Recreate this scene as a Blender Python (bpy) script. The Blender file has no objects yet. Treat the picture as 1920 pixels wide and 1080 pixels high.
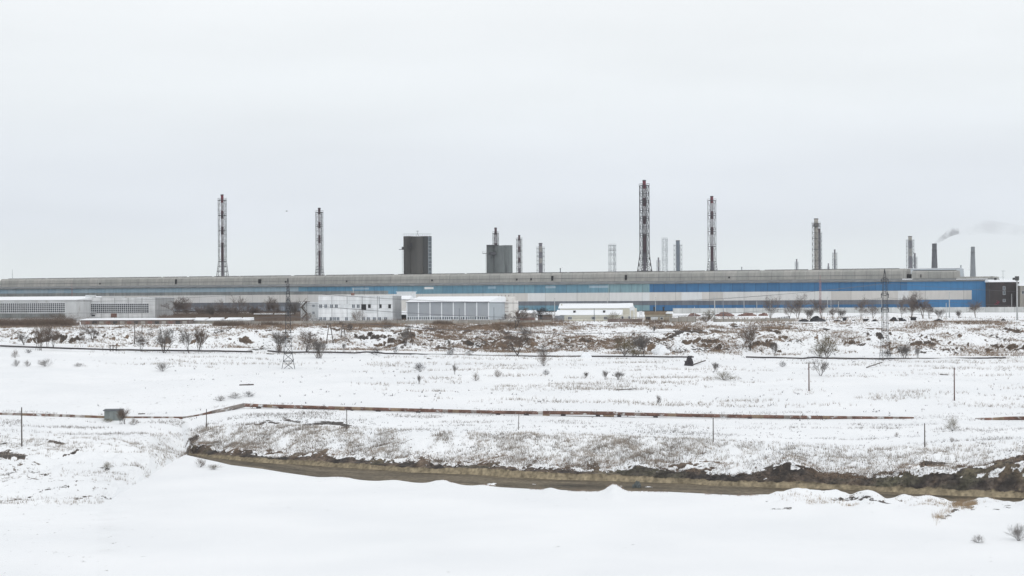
import bpy, math, random
import numpy as np
from mathutils import Vector, Matrix

# ------------------------------------------------------------------ camera
F = 3200.0; CX = 960.0; PY = 560.0; H = 7.0
S = -0.0051; CC = math.sqrt(1 - S * S)
scene = bpy.context.scene
cam_d = bpy.data.cameras.new('camera'); cam = bpy.data.objects.new('camera', cam_d)
scene.collection.objects.link(cam); scene.camera = cam
cam_d.sensor_width = 36; cam_d.lens = 36 * F / 1920; cam_d.shift_y = 20 / 1920
cam_d.clip_start = 0.5; cam_d.clip_end = 30000
cam.matrix_world = Matrix(((CC, -S, 0, 0), (0, 0, -1, 0), (S, CC, 0, H), (0, 0, 0, 1)))

# ------------------------------------------------------------------ world: overcast
SUN_EL = math.radians(38); SUN_ROT = math.radians(150)
world = bpy.data.worlds.new('World'); scene.world = world; world.use_nodes = True
nt = world.node_tree; nt.nodes.clear()
N = nt.nodes.new; L = nt.links.new
out = N('ShaderNodeOutputWorld'); bg = N('ShaderNodeBackground'); bg.inputs[1].default_value = 0.1
sky = N('ShaderNodeTexSky'); sky.sky_type = 'NISHITA'; sky.sun_disc = False
sky.sun_elevation = SUN_EL; sky.sun_rotation = SUN_ROT; sky.air_density = 1; sky.dust_density = 3
tc = N('ShaderNodeTexCoord'); sep = N('ShaderNodeSeparateXYZ'); L(tc.outputs['Generated'], sep.inputs[0])
ramp = N('ShaderNodeValToRGB'); L(sep.outputs[2], ramp.inputs[0])
K = 1.0
def cr(r, g, b): return (r, g, b, 1)
el = ramp.color_ramp.elements
el[0].position = 0.0; el[0].color = cr(.835, .885, .90)
el[1].position = 1.0; el[1].color = cr(.90, .92, .95)
for p, c in ((.022, (.825, .88, .90)), (.045, (.785, .835, .895)), (.075, (.785, .83, .885)), (.115, (.83, .87, .90)), (.17, (.87, .90, .92)), (.3, (.90, .925, .96))):
    e = el.new(p); e.color = cr(*c)
mp = N('ShaderNodeMapping'); mp.inputs['Scale'].default_value = (3, 3, 16); L(tc.outputs['Generated'], mp.inputs[0])
nz = N('ShaderNodeTexNoise'); nz.inputs['Scale'].default_value = 1.4; nz.inputs['Detail'].default_value = 4
nz.inputs['Roughness'].default_value = .45; L(mp.outputs[0], nz.inputs[0])
mr = N('ShaderNodeMapRange'); mr.inputs[1].default_value = .3; mr.inputs[2].default_value = .7
mr.inputs[3].default_value = 10.35; mr.inputs[4].default_value = 11.15; L(nz.outputs[0], mr.inputs[0])
vm = N('ShaderNodeVectorMath'); vm.operation = 'SCALE'; L(ramp.outputs[0], vm.inputs[0]); L(mr.outputs[0], vm.inputs['Scale'])
mx = N('ShaderNodeMix'); mx.data_type = 'RGBA'; mx.inputs[0].default_value = .97
L(sky.outputs[0], mx.inputs[6]); L(vm.outputs[0], mx.inputs[7]); L(mx.outputs[2], bg.inputs[0]); L(bg.outputs[0], out.inputs[0])

sd = bpy.data.lights.new('sun', 'SUN'); sd.energy = 0.55; sd.angle = math.radians(20); sd.color = (1, .975, .94)
sun = bpy.data.objects.new('sun', sd); scene.collection.objects.link(sun)
sv = Vector((math.sin(SUN_ROT) * math.cos(SUN_EL), math.cos(SUN_ROT) * math.cos(SUN_EL), math.sin(SUN_EL)))
sun.rotation_euler = sv.to_track_quat('Z', 'Y').to_euler()
vs = scene.view_settings; vs.view_transform = 'Standard'; vs.look = 'None'; vs.exposure = 0.0; vs.gamma = 1

rnd = random.Random(7); R0 = np.random.default_rng(11)
col = scene.collection

# ------------------------------------------------------------------ projection helpers
def W(px): return (px - CX) / F
def ZV(px, py, D): return H + D * (W(px) * S + (PY - py) / F) / CC
def P(px, py, D): return Vector((W(px) * D, D, ZV(px, py, D)))

# ------------------------------------------------------------------ object helpers
def tag(o, label=None, cat=None, group=None, kind=None):
    if label: o['label'] = label
    if cat: o['category'] = cat
    if group: o['group'] = group
    if kind: o['kind'] = kind
    return o
def empty(name, loc, label, cat, group=None, rz=0.0):
    o = bpy.data.objects.new(name, None); col.objects.link(o); o.empty_display_size = .5
    o.location = loc; o.rotation_euler = (0, 0, rz)
    return tag(o, label, cat, group)
class MB:
    def __init__(s): s.v = []; s.f = []; s.m = []
    def add(s, vs_, fs, mi=0):
        n = len(s.v); s.v.extend([tuple(v) for v in vs_])
        for f in fs: s.f.append(tuple(i + n for i in f)); s.m.append(mi)
    def box(s, x0, x1, y0, y1, z0, z1, mi=0):
        s.add([(x0,y0,z0),(x1,y0,z0),(x1,y1,z0),(x0,y1,z0),(x0,y0,z1),(x1,y0,z1),(x1,y1,z1),(x0,y1,z1)],
              [(0,3,2,1),(4,5,6,7),(0,1,5,4),(1,2,6,5),(2,3,7,6),(3,0,4,7)], mi)
        return s
    def prism(s, prof, x0, x1, mi=0):   # profile in (y,z), extruded along x
        n = len(prof); v = [(x0, y, z) for y, z in prof] + [(x1, y, z) for y, z in prof]
        f = [tuple(range(n))[::-1], tuple(range(n, 2 * n))] + [(i, (i + 1) % n, n + (i + 1) % n, n + i) for i in range(n)]
        s.add(v, f, mi); return s
    def prismz(s, pts, z0, z1, mi=0):   # footprint in (x,y)
        n = len(pts); v = [(x, y, z0) for x, y in pts] + [(x, y, z1) for x, y in pts]
        f = [tuple(range(n))[::-1], tuple(range(n, 2 * n))] + [(i, (i + 1) % n, n + (i + 1) % n, n + i) for i in range(n)]
        s.add(v, f, mi); return s
    def bar(s, p, q, r0, r1=None, n=4, mi=0, cap=True):
        r1 = r0 if r1 is None else r1
        p = Vector(p); q = Vector(q); d = q - p
        if d.length < 1e-6: return s
        d.normalize(); a = d.cross(Vector((0, 0, 1)) if abs(d.z) < .9 else Vector((0, 1, 0))).normalized(); b = d.cross(a)
        v = []
        for c, r in ((p, r0), (q, r1)):
            for i in range(n):
                t = 2 * math.pi * (i + .5) / n; v.append(c + a * (r * math.cos(t)) + b * (r * math.sin(t)))
        f = [(i, (i + 1) % n, n + (i + 1) % n, n + i) for i in range(n)]
        if cap: f += [tuple(range(n))[::-1], tuple(range(n, 2 * n))]
        s.add(v, f, mi); return s
    def build(s, name, mats, parent=None, smooth=False, loc=None):
        me = bpy.data.meshes.new(name); me.from_pydata(s.v, [], s.f)
        if not isinstance(mats, (list, tuple)): mats = [mats]
        for m in mats: me.materials.append(m)
        if len(mats) > 1: me.polygons.foreach_set('material_index', s.m)
        if smooth: me.polygons.foreach_set('use_smooth', [True] * len(me.polygons))
        me.update(); o = bpy.data.objects.new(name, me); col.objects.link(o)
        if parent: o.parent = parent
        if loc: o.location = loc
        return o

# ------------------------------------------------------------------ materials
def mat(name, c, rough=.85, var=.18, scale=.6, c2=None, sc3=(1, 1, 1), thr=None, metal=0.0):
    """base colour broken up by two procedural noises; c2 = dirt / rust / snow colour shown where noise passes thr"""
    m = bpy.data.materials.new(name); m.use_nodes = True; t = m.node_tree; b = t.nodes['Principled BSDF']
    b.inputs['Roughness'].default_value = rough; b.inputs['Metallic'].default_value = metal
    co = t.nodes.new('ShaderNodeTexCoord'); ma = t.nodes.new('ShaderNodeMapping'); ma.inputs['Scale'].default_value = sc3
    t.links.new(co.outputs['Object'], ma.inputs[0])
    n = t.nodes.new('ShaderNodeTexNoise'); n.inputs['Scale'].default_value = scale; n.inputs['Detail'].default_value = 6
    n.inputs['Roughness'].default_value = .65; t.links.new(ma.outputs[0], n.inputs[0])
    r = t.nodes.new('ShaderNodeValToRGB'); e = r.color_ramp.elements
    lo = [max(0, x * (1 - var)) for x in c]; hi = [min(1, x * (1 + var)) for x in c]
    e[0].position = .33; e[0].color = (*lo, 1); e[1].position = .67; e[1].color = (*hi, 1)
    t.links.new(n.outputs[0], r.inputs[0]); last = r.outputs[0]
    if c2:
        n2 = t.nodes.new('ShaderNodeTexNoise'); n2.inputs['Scale'].default_value = scale * 1.7; n2.inputs['Detail'].default_value = 8
        n2.inputs['Roughness'].default_value = .7; t.links.new(ma.outputs[0], n2.inputs[0])
        q = t.nodes.new('ShaderNodeMapRange'); th = .56 if thr is None else thr
        q.inputs[1].default_value = th; q.inputs[2].default_value = th + .08; t.links.new(n2.outputs[0], q.inputs[0])
        x = t.nodes.new('ShaderNodeMix'); x.data_type = 'RGBA'; t.links.new(q.outputs[0], x.inputs[0])
        t.links.new(last, x.inputs[6]); x.inputs[7].default_value = (*c2, 1); last = x.outputs[2]
    t.links.new(last, b.inputs['Base Color'])
    return m
def panel_mat(name, ca, cb, step=6.0, seam=.035, seamc=.55, dirt=.12, hstep=None):
    """wall panels: tone changes panel by panel along the object's x axis, thin dark joints, streaky dirt"""
    m = bpy.data.materials.new(name); m.use_nodes = True; t = m.node_tree; b = t.nodes['Principled BSDF']
    b.inputs['Roughness'].default_value = .7
    def mth(op, a, bb=None):
        k = t.nodes.new('ShaderNodeMath'); k.operation = op
        for i, v in enumerate((a, bb)):
            if v is None: continue
            if isinstance(v, (int, float)): k.inputs[i].default_value = v
            else: t.links.new(v, k.inputs[i])
        return k.outputs[0]
    co = t.nodes.new('ShaderNodeTexCoord'); sp = t.nodes.new('ShaderNodeSeparateXYZ'); t.links.new(co.outputs['Object'], sp.inputs[0])
    xs = mth('DIVIDE', mth('ADD', sp.outputs[0], 3000), step); fl = mth('FLOOR', xs); fr = mth('FRACT', xs)
    if hstep:
        zs = mth('DIVIDE', mth('ADD', sp.outputs[2], 100), hstep); fl = mth('ADD', fl, mth('MULTIPLY', mth('FLOOR', zs), 17.3))
    wn = t.nodes.new('ShaderNodeTexWhiteNoise'); wn.noise_dimensions = '1D'; t.links.new(fl, wn.inputs['W'])
    x = t.nodes.new('ShaderNodeMix'); x.data_type = 'RGBA'; t.links.new(wn.outputs[0], x.inputs[0])
    x.inputs[6].default_value = (*ca, 1); x.inputs[7].default_value = (*cb, 1)
    mp_ = t.nodes.new('ShaderNodeMapping'); mp_.inputs['Scale'].default_value = (.5, .5, .12); t.links.new(co.outputs['Object'], mp_.inputs[0])
    n = t.nodes.new('ShaderNodeTexNoise'); n.inputs['Scale'].default_value = 1.3; n.inputs['Detail'].default_value = 8; t.links.new(mp_.outputs[0], n.inputs[0])
    d = mth('ADD', mth('MULTIPLY', mth('SUBTRACT', n.outputs[0], .5), dirt * 5), 1.0)
    sm = mth('LESS_THAN', fr, seam)
    if hstep: sm = mth('MAXIMUM', sm, mth('LESS_THAN', mth('FRACT', zs), .06))
    k = mth('MULTIPLY', d, mth('SUBTRACT', 1.0, mth('MULTIPLY', sm, 1 - seamc)))
    v = t.nodes.new('ShaderNodeVectorMath'); v.operation = 'SCALE'; t.links.new(x.outputs[2], v.inputs[0]); t.links.new(k, v.inputs['Scale'])
    t.links.new(v.outputs[0], b.inputs['Base Color'])
    return m

M = {}
M['white_snow'] = mat('roof_snow', (.86, .88, .90), .6, .02, .5)
M['steel_dark'] = mat('weathered_dark_steel', (.032, .034, .040), .6, .3, .8)
M['steel_grey'] = mat('galvanised_steel', (.16, .18, .20), .55, .2, .8)
M['steel_pale'] = mat('pale_steel', (.30, .33, .35), .55, .2, .8)
M['flue_red'] = mat('faded_red_paint', (.15, .012, .028), .6, .25, .6)
M['flue_dark'] = mat('sooty_red_paint', (.05, .014, .024), .6, .3, .6)
M['flue_white'] = mat('weathered_white_paint', (.42, .42, .44), .6, .12, .6)
M['flue_grey'] = mat('grey_flue_steel', (.13, .12, .14), .6, .2, .5)
M['flue_blue'] = mat('blue_grey_flue', (.13, .16, .20), .6, .15, .5)
M['flue_beige'] = mat('beige_flue', (.33, .31, .28), .6, .2, .5)
M['silo_mid'] = mat('rust_tinted_concrete', (.052, .051, .047), .9, .35, .10, (.085, .065, .055), (1, 1, .12), .58)
M['silo_dark'] = mat('dark_stained_concrete', (.042, .045, .046), .9, .35, .10, (.075, .07, .065), (1, 1, .12), .60)
M['silo_grey'] = mat('streaked_grey_concrete', (.115, .13, .13), .9, .28, .16, (.07, .08, .085), (1, 1, .08), .55)
M['roofgrey'] = panel_mat('grey_roof_cladding', (.32, .32, .30), (.375, .365, .34), 6, .05, .75, .15)
M['fascia'] = mat('dark_eave_metal', (.16, .17, .175), .7, .35, .25, (.36, .36, .36), (1, 1, 6), .6)
M['blue'] = panel_mat('bright_blue_cladding', (.024, .115, .245), (.032, .14, .29), 6, .05, .6, .14)
M['blue2'] = panel_mat('light_blue_cladding', (.034, .165, .34), (.042, .18, .37), 6, .03, .75, .09)
M['teal'] = panel_mat('faded_teal_cladding', (.085, .20, .275), (.125, .25, .315), 6, .05, .6, .18)
M['tealgrey'] = panel_mat('grey_teal_cladding', (.15, .26, .30), (.20, .31, .33), 6, .05, .6, .18)
M['midblue'] = panel_mat('mid_blue_cladding', (.065, .20, .32), (.11, .26, .37), 6, .05, .6, .18)
M['paleblue'] = panel_mat('sun_faded_blue_cladding', (.22, .33, .41), (.29, .38, .44), 6, .03, .75, .12)
M['whiteband'] = panel_mat('off_white_panels', (.58, .57, .55), (.66, .67, .67), 18, .012, .6, .06)
M['beigeband'] = panel_mat('beige_panels', (.47, .45, .42), (.58, .56, .53), 18, .012, .6, .06)
M['ribbon'] = panel_mat('dirty_ribbon_glazing', (.10, .115, .14), (.15, .16, .18), 3, .05, .6, .2)
M['ribbongrey'] = panel_mat('grey_ribbon_glazing', (.17, .19, .195), (.23, .245, .24), 3, .05, .7, .2)
M['lowglass'] = panel_mat('patched_lower_glazing', (.13, .15, .19), (.32, .36, .41), 3, .12, .4, .3)
M['darkbase'] = mat('dark_plinth', (.06, .06, .06), .9, .4, .3)
M['white_panel'] = panel_mat('white_concrete_panels', (.60, .62, .63), (.74, .75, .76), 5, .05, .6, .15, 1.35)
M['white_wall'] = mat('whitewashed_wall', (.62, .64, .65), .9, .10, .3, (.44, .44, .43), (1, 1, .35), .57)
M['rust_wall'] = mat('rust_stained_white_panels', (.68, .66, .63), .9, .08, .35, (.36, .26, .20), (1, 1, .8), .60)
M['hangar'] = mat('grey_sheet_metal', (.31, .33, .355), .7, .05, .25)
M['hangar2'] = mat('blue_grey_sheet_metal', (.40, .44, .47), .7, .05, .25)
M['trimwhite'] = mat('white_trim', (.72, .74, .76), .7, .05, .5)
M['glass_dark'] = mat('dark_window_glass', (.045, .055, .065), .25, .4, .5)
M['glass_mid'] = mat('greyish_window_glass', (.10, .12, .14), .3, .5, .4)
M['glass_pale'] = mat('blanked_white_window', (.62, .64, .65), .6, .05, .4)
M['brick'] = mat('old_red_brick', (.20, .12, .10), .95, .3, 1.2)
M['brownwall'] = mat('dark_brown_brick', (.040, .034, .035), .95, .3, .12, (.065, .034, .034), (1, 1, 1), .58)
M['garage'] = mat('brown_garage_wall', (.17, .135, .12), .95, .3, .3, (.26, .24, .22), (1, 1, 1), .58)
M['concrete'] = panel_mat('grey_fence_panels', (.24, .225, .20), (.33, .31, .28), 3, .05, .55, .2)
M['concrete_l'] = panel_mat('pale_fence_panels', (.50, .51, .50), (.60, .61, .60), 4, .05, .7, .12)
M['yellow'] = mat('pale_yellow_plaster', (.60, .58, .50), .9, .08, .6)
M['beige'] = mat('beige_brick', (.33, .30, .24), .95, .12, .6)
M['beige_d'] = mat('brown_brick_cornice', (.22, .17, .12), .95, .15, .6)
M['black'] = mat('black_opening', (.018, .018, .02), .9, .3, .5)
M['wood'] = mat('weathered_wood_pole', (.10, .085, .075), .9, .3, 2, None, (1, 1, .2))
M['wood_red'] = mat('reddish_wood_pole', (.11, .06, .05), .9, .3, 2)
M['pole'] = mat('pale_concrete_pole', (.42, .43, .43), .9, .1, 1)
M['redmast'] = mat('red_mast_paint', (.30, .17, .17), .7, .15, 1)
M['bark'] = mat('dark_bark', (.075, .066, .062), .95, .3, 3)
M['twig_grey'] = mat('grey_twigs', (.165, .15, .14), .95, .25, 1.5)
M['twig_brown'] = mat('brown_twigs', (.15, .115, .092), .95, .25, 1.5)
M['twig_haze'] = mat('fine_reddish_grey_twigs', (.16, .13, .115), .95, .25, 1.5)
M['twig_olive'] = mat('olive_brown_twigs', (.15, .125, .075), .95, .25, 1.5)
M['twig_dark'] = mat('dark_twigs', (.05, .046, .05), .95, .3, 1.5)
M['weed'] = mat('dry_straw', (.25, .185, .135), .95, .35, .4, (.15, .11, .085), (1, 1, 1), .55)
M['weed_grey'] = mat('dead_grey_weed_stalks', (.19, .17, .155), .95, .35, .4)
M['weed_pale'] = mat('pale_dead_weed_stalks', (.30, .265, .23), .95, .4, .4, (.17, .14, .12), (1, 1, 1), .6)
M['tan_grass'] = mat('tan_dead_grass', (.30, .22, .14), .95, .3, .6)
M['rust'] = mat('rusty_pipe_lagging', (.145, .082, .062), .9, .5, .7, (.55, .55, .54), (1, 1, 1.6), .57)
M['rust_tan'] = mat('tan_pipe_lagging', (.22, .16, .11), .9, .3, .6)
M['lagging'] = mat('torn_grey_lagging', (.24, .21, .19), .9, .35, .7, (.68, .69, .70), (1, 1, 1.2), .54)
M['lagging_w'] = mat('frosted_lagging', (.42, .40, .38), .9, .15, 1)
M['pipe_dark'] = mat('tarred_black_pipe', (.045, .038, .04), .8, .4, .5)
M['shed'] = mat('grey_green_sheet_steel', (.20, .225, .22), .75, .12, .8, (.28, .30, .29), (1, 1, .3), .58)
M['shed_d'] = mat('dark_shed_roof', (.09, .10, .11), .8, .2, 1)
M['scrap'] = mat('black_scrap', (.035, .035, .04), .9, .5, .8)
M['masonry_dark'] = mat('sooty_masonry', (.075, .08, .09), .9, .15, .1)
M['masonry_grey'] = mat('grey_masonry', (.16, .175, .19), .9, .15, .1)
M['bird'] = mat('dark_feathers', (.04, .04, .045), .9, .2, 3)
M['graffiti'] = mat('red_spray_paint', (.16, .025, .045), .9, .2, 1)
M['wire'] = mat('aluminium_wire', (.12, .12, .13), .6, .1, 1)

# ------------------------------------------------------------------ terrain
def hsh(i, j, k):
    n = (i * 374761393 + j * 668265263 + k * 2147483647) & 0xffffffff
    n = ((n ^ (n >> 13)) * 1274126177) & 0xffffffff
    return ((n ^ (n >> 16)) & 0xffff) / 65535.0
def vno(x, y, k=0):
    xi = np.floor(x).astype(np.int64); yi = np.floor(y).astype(np.int64); fx = x - xi; fy = y - yi
    fx = fx * fx * (3 - 2 * fx); fy = fy * fy * (3 - 2 * fy)
    a = hsh(xi, yi, k); b = hsh(xi + 1, yi, k); c = hsh(xi, yi + 1, k); d = hsh(xi + 1, yi + 1, k)
    return (a * (1 - fx) + b * fx) * (1 - fy) + (c * (1 - fx) + d * fx) * fy - .5
def fbm(x, y, o=4, k=0, g=.5):
    s = 0; a = 1; t = 0
    for i in range(o):
        s = s + a * vno(x, y, k + i * 7); t += a; a *= g; x = x * 2.03 + 5.1; y = y * 2.03 + 1.7
    return s / t * 2
def sst(a, b, x): t = np.clip((x - a) / (b - a), 0, 1); return t * t * (3 - 2 * t)
def IL(pts):
    xs, ys = zip(*pts); return lambda p: np.interp(p, xs, ys)

ZW = -15.55
yN = IL([(0,948),(180,948),(240,915),(300,878),(345,853),(407,866),(432,872),(490,879),(532,886),(595,895),(670,901),(732,903),(790,906),(887,911),(1020,918),(1120,921),(1230,921),(1370,928),(1432,929),(1580,932),(1677,936),(1740,936),(1827,939),(1920,938)])
yF = IL([(0,890),(200,880),(300,862),(345,851),(430,862),(470,866),(570,872),(695,880),(790,887),(887,890),(955,895),(1040,899),(1270,906),(1370,912),(1495,915),(1595,918),(1690,924),(1765,929),(1915,934)])
yB = IL([(0,862),(300,855),(345,850),(420,853),(470,857),(545,862),(620,866),(695,870),(790,877),(887,877),(955,881),(1040,886),(1105,888),(1270,895),(1370,901),(1495,903),(1595,909),(1690,912),(1765,915),(1915,922)])
yD = IL([(0,852),(300,848),(345,846),(358,838),(375,834),(400,842),(420,845),(470,847),(482,853),(540,856),(620,857),(745,864),(795,865),(815,872),(842,876),(860,872),(892,871),(935,876),(980,880),(1055,880),(1105,886),(1160,880),(1192,872),(1255,881),(1295,881),(1332,886),(1382,890),(1420,884),(1445,878),(1477,867),(1515,878),(1540,893),(1582,892),(1652,892),(1677,885),(1720,876),(1765,880),(1800,884),(1865,876),(1920,866)])
yC = IL([(0,822),(330,822),(362,812),(385,803),(480,800),(560,802),(650,806),(800,812),(1000,815),(1200,822),(1450,835),(1600,843),(1732,840),(1920,832)])
yP = IL([(0,784),(190,791),(345,791),(455,771),(560,772),(700,777),(930,784),(1250,790),(1500,793),(1700,792),(1760,789),(1800,789),(1840,795),(1920,795)])
yR = IL([(0,651),(200,658),(400,660),(700,663),(1000,668),(1300,672),(1920,674)])

NK = [130, 8, 26, 8, 16, 22, 84, 60, 70, 70, 14, 100, 60, 14]
def knots(px):
    w = W(px); ph = PY + (px - CX) * S
    def Dof(y, z): return (H - z) * F / (y - ph)
    c = sst(336, 362, px)
    cp = np.clip(px, 0, 1920)
    n_, f_, b_, d_, c_, p_, r_ = (g(cp) for g in (yN, yF, yB, yD, yC, yP, yR))
    # px outside the frame repeats the edge profile relative to its own horizon
    pho = PY + (cp - CX) * S; sh = ph - pho
    n_, f_, b_, d_, c_, p_, r_ = (q + sh for q in (n_, f_, b_, d_, c_, p_, r_))
    DN = Dof(n_, -15.0)
    DF = (1 - c) * Dof(f_, -13.5) + c * Dof(f_, ZW)
    DF = np.maximum(DF, DN + 2.2)
    DB = (1 - c) * np.maximum(Dof(b_, -12.9), DF + 4) + c * (DF + .6)
    DD = (1 - c) * (DB + 6) + c * (DF + 2.6)
    DC = (1 - c) * (DD + 18) + c * (DF + 14)
    DP = np.maximum(276 + 0 * px, DC + 8)
    ks = [(3 + 0 * px, -15 + 0 * px), (DN, -15 + 0 * px)]
    zz = lambda y, D: H - (y - ph) * D / F
    zF = zz(f_, DF)
    a = DN + .7; b = DF - .8
    zl = lambda D: -15 + (zF + 15) * (D - DN) / (DF - DN)
    ks.append((a, (1 - c) * zl(a) + c * (ZW - .15)))
    ks.append((b, (1 - c) * zl(b) + c * (ZW - .05)))
    ks.append((DF, zF)); ks.append((DB, zz(b_, DB))); ks.append((DD, zz(d_, DD))); ks.append((DC, zz(c_, DC)))
    ks.append((DP, zz(p_, DP))); ks.append((345 + 0 * px, zz(711 + sh, 345.0))); ks.append((430 + 0 * px, zz(r_, 430.0)))
    ks.append((441 + 0 * px, zz(r_ - 6, 441.0))); ks.append((482 + 0 * px, 0 * px)); ks.append((1100 + 0 * px, 0 * px)); ks.append((3380 + 0 * px, 0 * px))
    return ks
inner = np.arange(-160, 2082, 1.9)
oo = 2082 + np.cumsum(1.9 * 1.09 ** np.arange(1, 76)); ol = -160 - np.cumsum(1.9 * 1.09 ** np.arange(1, 76))
PX = np.concatenate([ol[::-1], inner, oo]); NC = len(PX)
ks = knots(PX)
Dr = []; Zr = []; ZI = []
for k, n in enumerate(NK):
    (d0, z0), (d1, z1) = ks[k], ks[k + 1]
    for j in range(n):
        t = j / n
        if k == 0: tt = 1 - (1 - t) ** 2.3; D = d0 + (d1 - d0) * tt
        elif k in (12, 13): D = d0 * (d1 / d0) ** t; tt = (D - d0) / (d1 - d0)
        else: D = d0 + (d1 - d0) * t; tt = t
        Dr.append(D); Zr.append(z0 + (z1 - z0) * tt); ZI.append(k + t)
Dr.append(ks[-1][0]); Zr.append(ks[-1][1]); ZI.append(14.0)
DG = np.array(Dr); ZG = np.array(Zr); ZI = np.array(ZI); NR = len(ZI)
PXG = np.broadcast_to(PX, DG.shape); XG = W(PXG) * DG; K = np.broadcast_to(ZI[:, None], DG.shape)
chan = sst(336, 362, PXG)
# smooth profile a little where it should not be creased (field and bluff)
for it in range(10):
    sm = ZG.copy(); sm[1:-1] = (ZG[:-2] + ZG[1:-1] * 2 + ZG[2:]) / 4
    wgt = np.where(K > 7.6, 1.0, np.where(K > 7, .5, 1 - chan)); wgt = np.where(K < .9, 0, wgt)
    ZG = ZG * (1 - wgt) + sm * wgt
infr = 1.0
# relief
flat = fbm(XG / 30, DG / 18, 3, 1) * .16 + fbm(XG / 9, DG / 2.5, 3, 2) * .05
z_face = fbm(XG / 2.0, DG / 2.4, 4, 3) * .60 + fbm(XG / .8, DG / .7, 2, 4) * .12
z_field = fbm(XG / 16, DG / 10, 4, 5) * .55 + fbm(XG / 2.2, DG / 2.2, 2, 6) * .10
z_bluff = fbm(XG / 9, DG / 7, 3, 8) * 2.2 + fbm(XG / 2.6, DG / 2.2, 3, 9) * 1.15
z_plat = fbm(XG / 20, DG / 20, 3, 10) * .15
def band(a0, a1, b0, b1): return sst(a0, a1, K) * (1 - sst(b0, b1, K))
wf = sst(.6, 1, K) * 0
left = 1 - chan
ZG = ZG + flat * (1 - sst(.98, 1.0, K)) * sst(0, .1, K)
ZG = ZG + band(5.8, 6.3, 6.9, 7.2) * z_face * chan + left * band(1.0, 3.0, 6.7, 7.3) * (z_face * .9 + fbm(XG / 8, DG / 7, 3, 33) * 1.3)
ZG = ZG + band(5.0, 5.3, 5.9, 6.2) * chan * fbm(XG / 1.2, DG / 1.0, 3, 12) * .45
ZG = ZG + band(6.9, 7.3, 10.6, 11) * z_field * (1 - .95 * np.exp(-((DG - 273) / 22) ** 4))
ZG = ZG + band(11.0, 11.25, 11.45, 11.93) * z_bluff + sst(11.9, 12.1, K) * z_plat * (1 - sst(12.9, 13.3, K))
ZG = ZG + chan * band(1.9, 2.1, 3.9, 4.1) * fbm(XG / 5, DG / 1.6, 3, 14) * .10
# snow mounds on the near lip of the cut
for mx_, wd, hp in ((1150, 20, 11), (1487, 40, 14), (1627, 30, 12), (1740, 42, 10), (828, 30, 8), (1030, 16, 3), (640, 40, 4), (1850, 40, 7), (1560, 30, 5), (1960, 60, 12), (905, 22, 3), (740, 30, 3)):
    hh = hp * 200 / F * 1.1
    dn = ks[1][0][None, :]
    g = np.exp(-((PXG - mx_) / wd) ** 2 * 1.6) * np.exp(-np.where(DG > dn, ((DG - dn) / .55) ** 2, ((DG - dn) / (4.5 + hp * .25)) ** 2))
    ZG = ZG + g * hh * (1 + .35 * fbm(XG / 1.5, DG / 1.5, 2, 44))
rs = np.exp(-((DG - ks[1][0][None, :]) / 7.0) ** 2) * sst(1380, 1470, PXG) * (DG <= ks[1][0][None, :] + .3)
ZG = ZG + rs * (.02 + .8 * fbm(XG / 2.8, DG / 2.5, 3, 45))
# low drift ridges at the left shore
rl = (1 - sst(190, 260, PXG)) * np.exp(-((K - 1.6) / 2.2) ** 2)
ZG = ZG + rl * fbm(XG / 9, DG / 5, 3, 46) * .6
PYG = PY - (CC * (ZG - H) / DG - W(PXG) * S) * F
# bare ground
def seg(pts, th, ragged=3.0, kk=0):
    best = np.full(DG.shape, 1e9)
    for (x0, y0), (x1, y1) in zip(pts[:-1], pts[1:]):
        dx, dy = x1 - x0, y1 - y0; l2 = dx * dx + dy * dy + 1e-6
        t = np.clip(((PXG - x0) * dx + (PYG - y0) * dy) / l2, 0, 1)
        best = np.minimum(best, np.hypot((PXG - x0 - t * dx) * .8, PYG - y0 - t * dy))
    return best - th
bare = np.zeros(DG.shape); CT = np.zeros(DG.shape + (3,)); dark = np.array((.045, .039, .035)); tan = np.array((.255, .212, .142)); mud = np.array((.118, .097, .066)); brown = np.array((.14, .098, .065))
CT[:] = dark * 1.3
rag = fbm(XG / 2.0, DG / 1.5, 4, 20)
rag2 = fbm(XG / .7, DG / .6, 3, 21)
# cut bank: mud shelf, tan clay wall, dark topsoil
tip = (chan > .97) | ((chan + .6 * rag2 + .3 * rag) > .75); z1 = tip * chan * band(1.95, 2.0, 4.0, 4.01); bare = np.maximum(bare, z1 * 2)
z2 = tip * chan * (K >= 4.0) * (K < 4.95 + .22 * rag + .22 * rag2); z3 = tip * chan * (K >= 4.95 + .22 * rag + .22 * rag2) * (K < 6.0 + .5 * rag + .3 * rag2)
low = sst(880, 900, PYG - (PXG - 1400) * .03)
mix = (.5 + .5 * fbm(XG / 7, DG / .5, 3, 22))[..., None]
streak = (1 + .75 * fbm(XG / 7, (DG - ks[1][0][None, :]) / 1.5, 4, 23) + .15 * fbm(XG / 1.0, DG / .6, 2, 24))[..., None]
CT = np.where((z1 > 0)[..., None], mud * streak, CT)
vst = (1 + .45 * fbm(XG / .45, K * .5, 3, 25) + .22 * fbm(XG / 5, K, 3, 26) - .25 * sst(4.5, 5.2, K))[..., None]
CT = np.where((z2 > 0)[..., None], tan * vst, CT)
CT = np.where((z3 > 0)[..., None], dark * (1.15 + .8 * rag2[..., None]) + brown * np.clip(rag + .2, 0, 1)[..., None] * .8 + np.array((.10, .10, .055)) * np.clip(fbm(XG / 6, DG / 3, 3, 72), 0, 1)[..., None], CT)
snk = (fbm(XG / 1.6, DG / .25, 3, 73) > .78) & (K > 4.0) & (K < 5.0) & (chan > .9); bare = np.where(snk, 0, bare)
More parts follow.
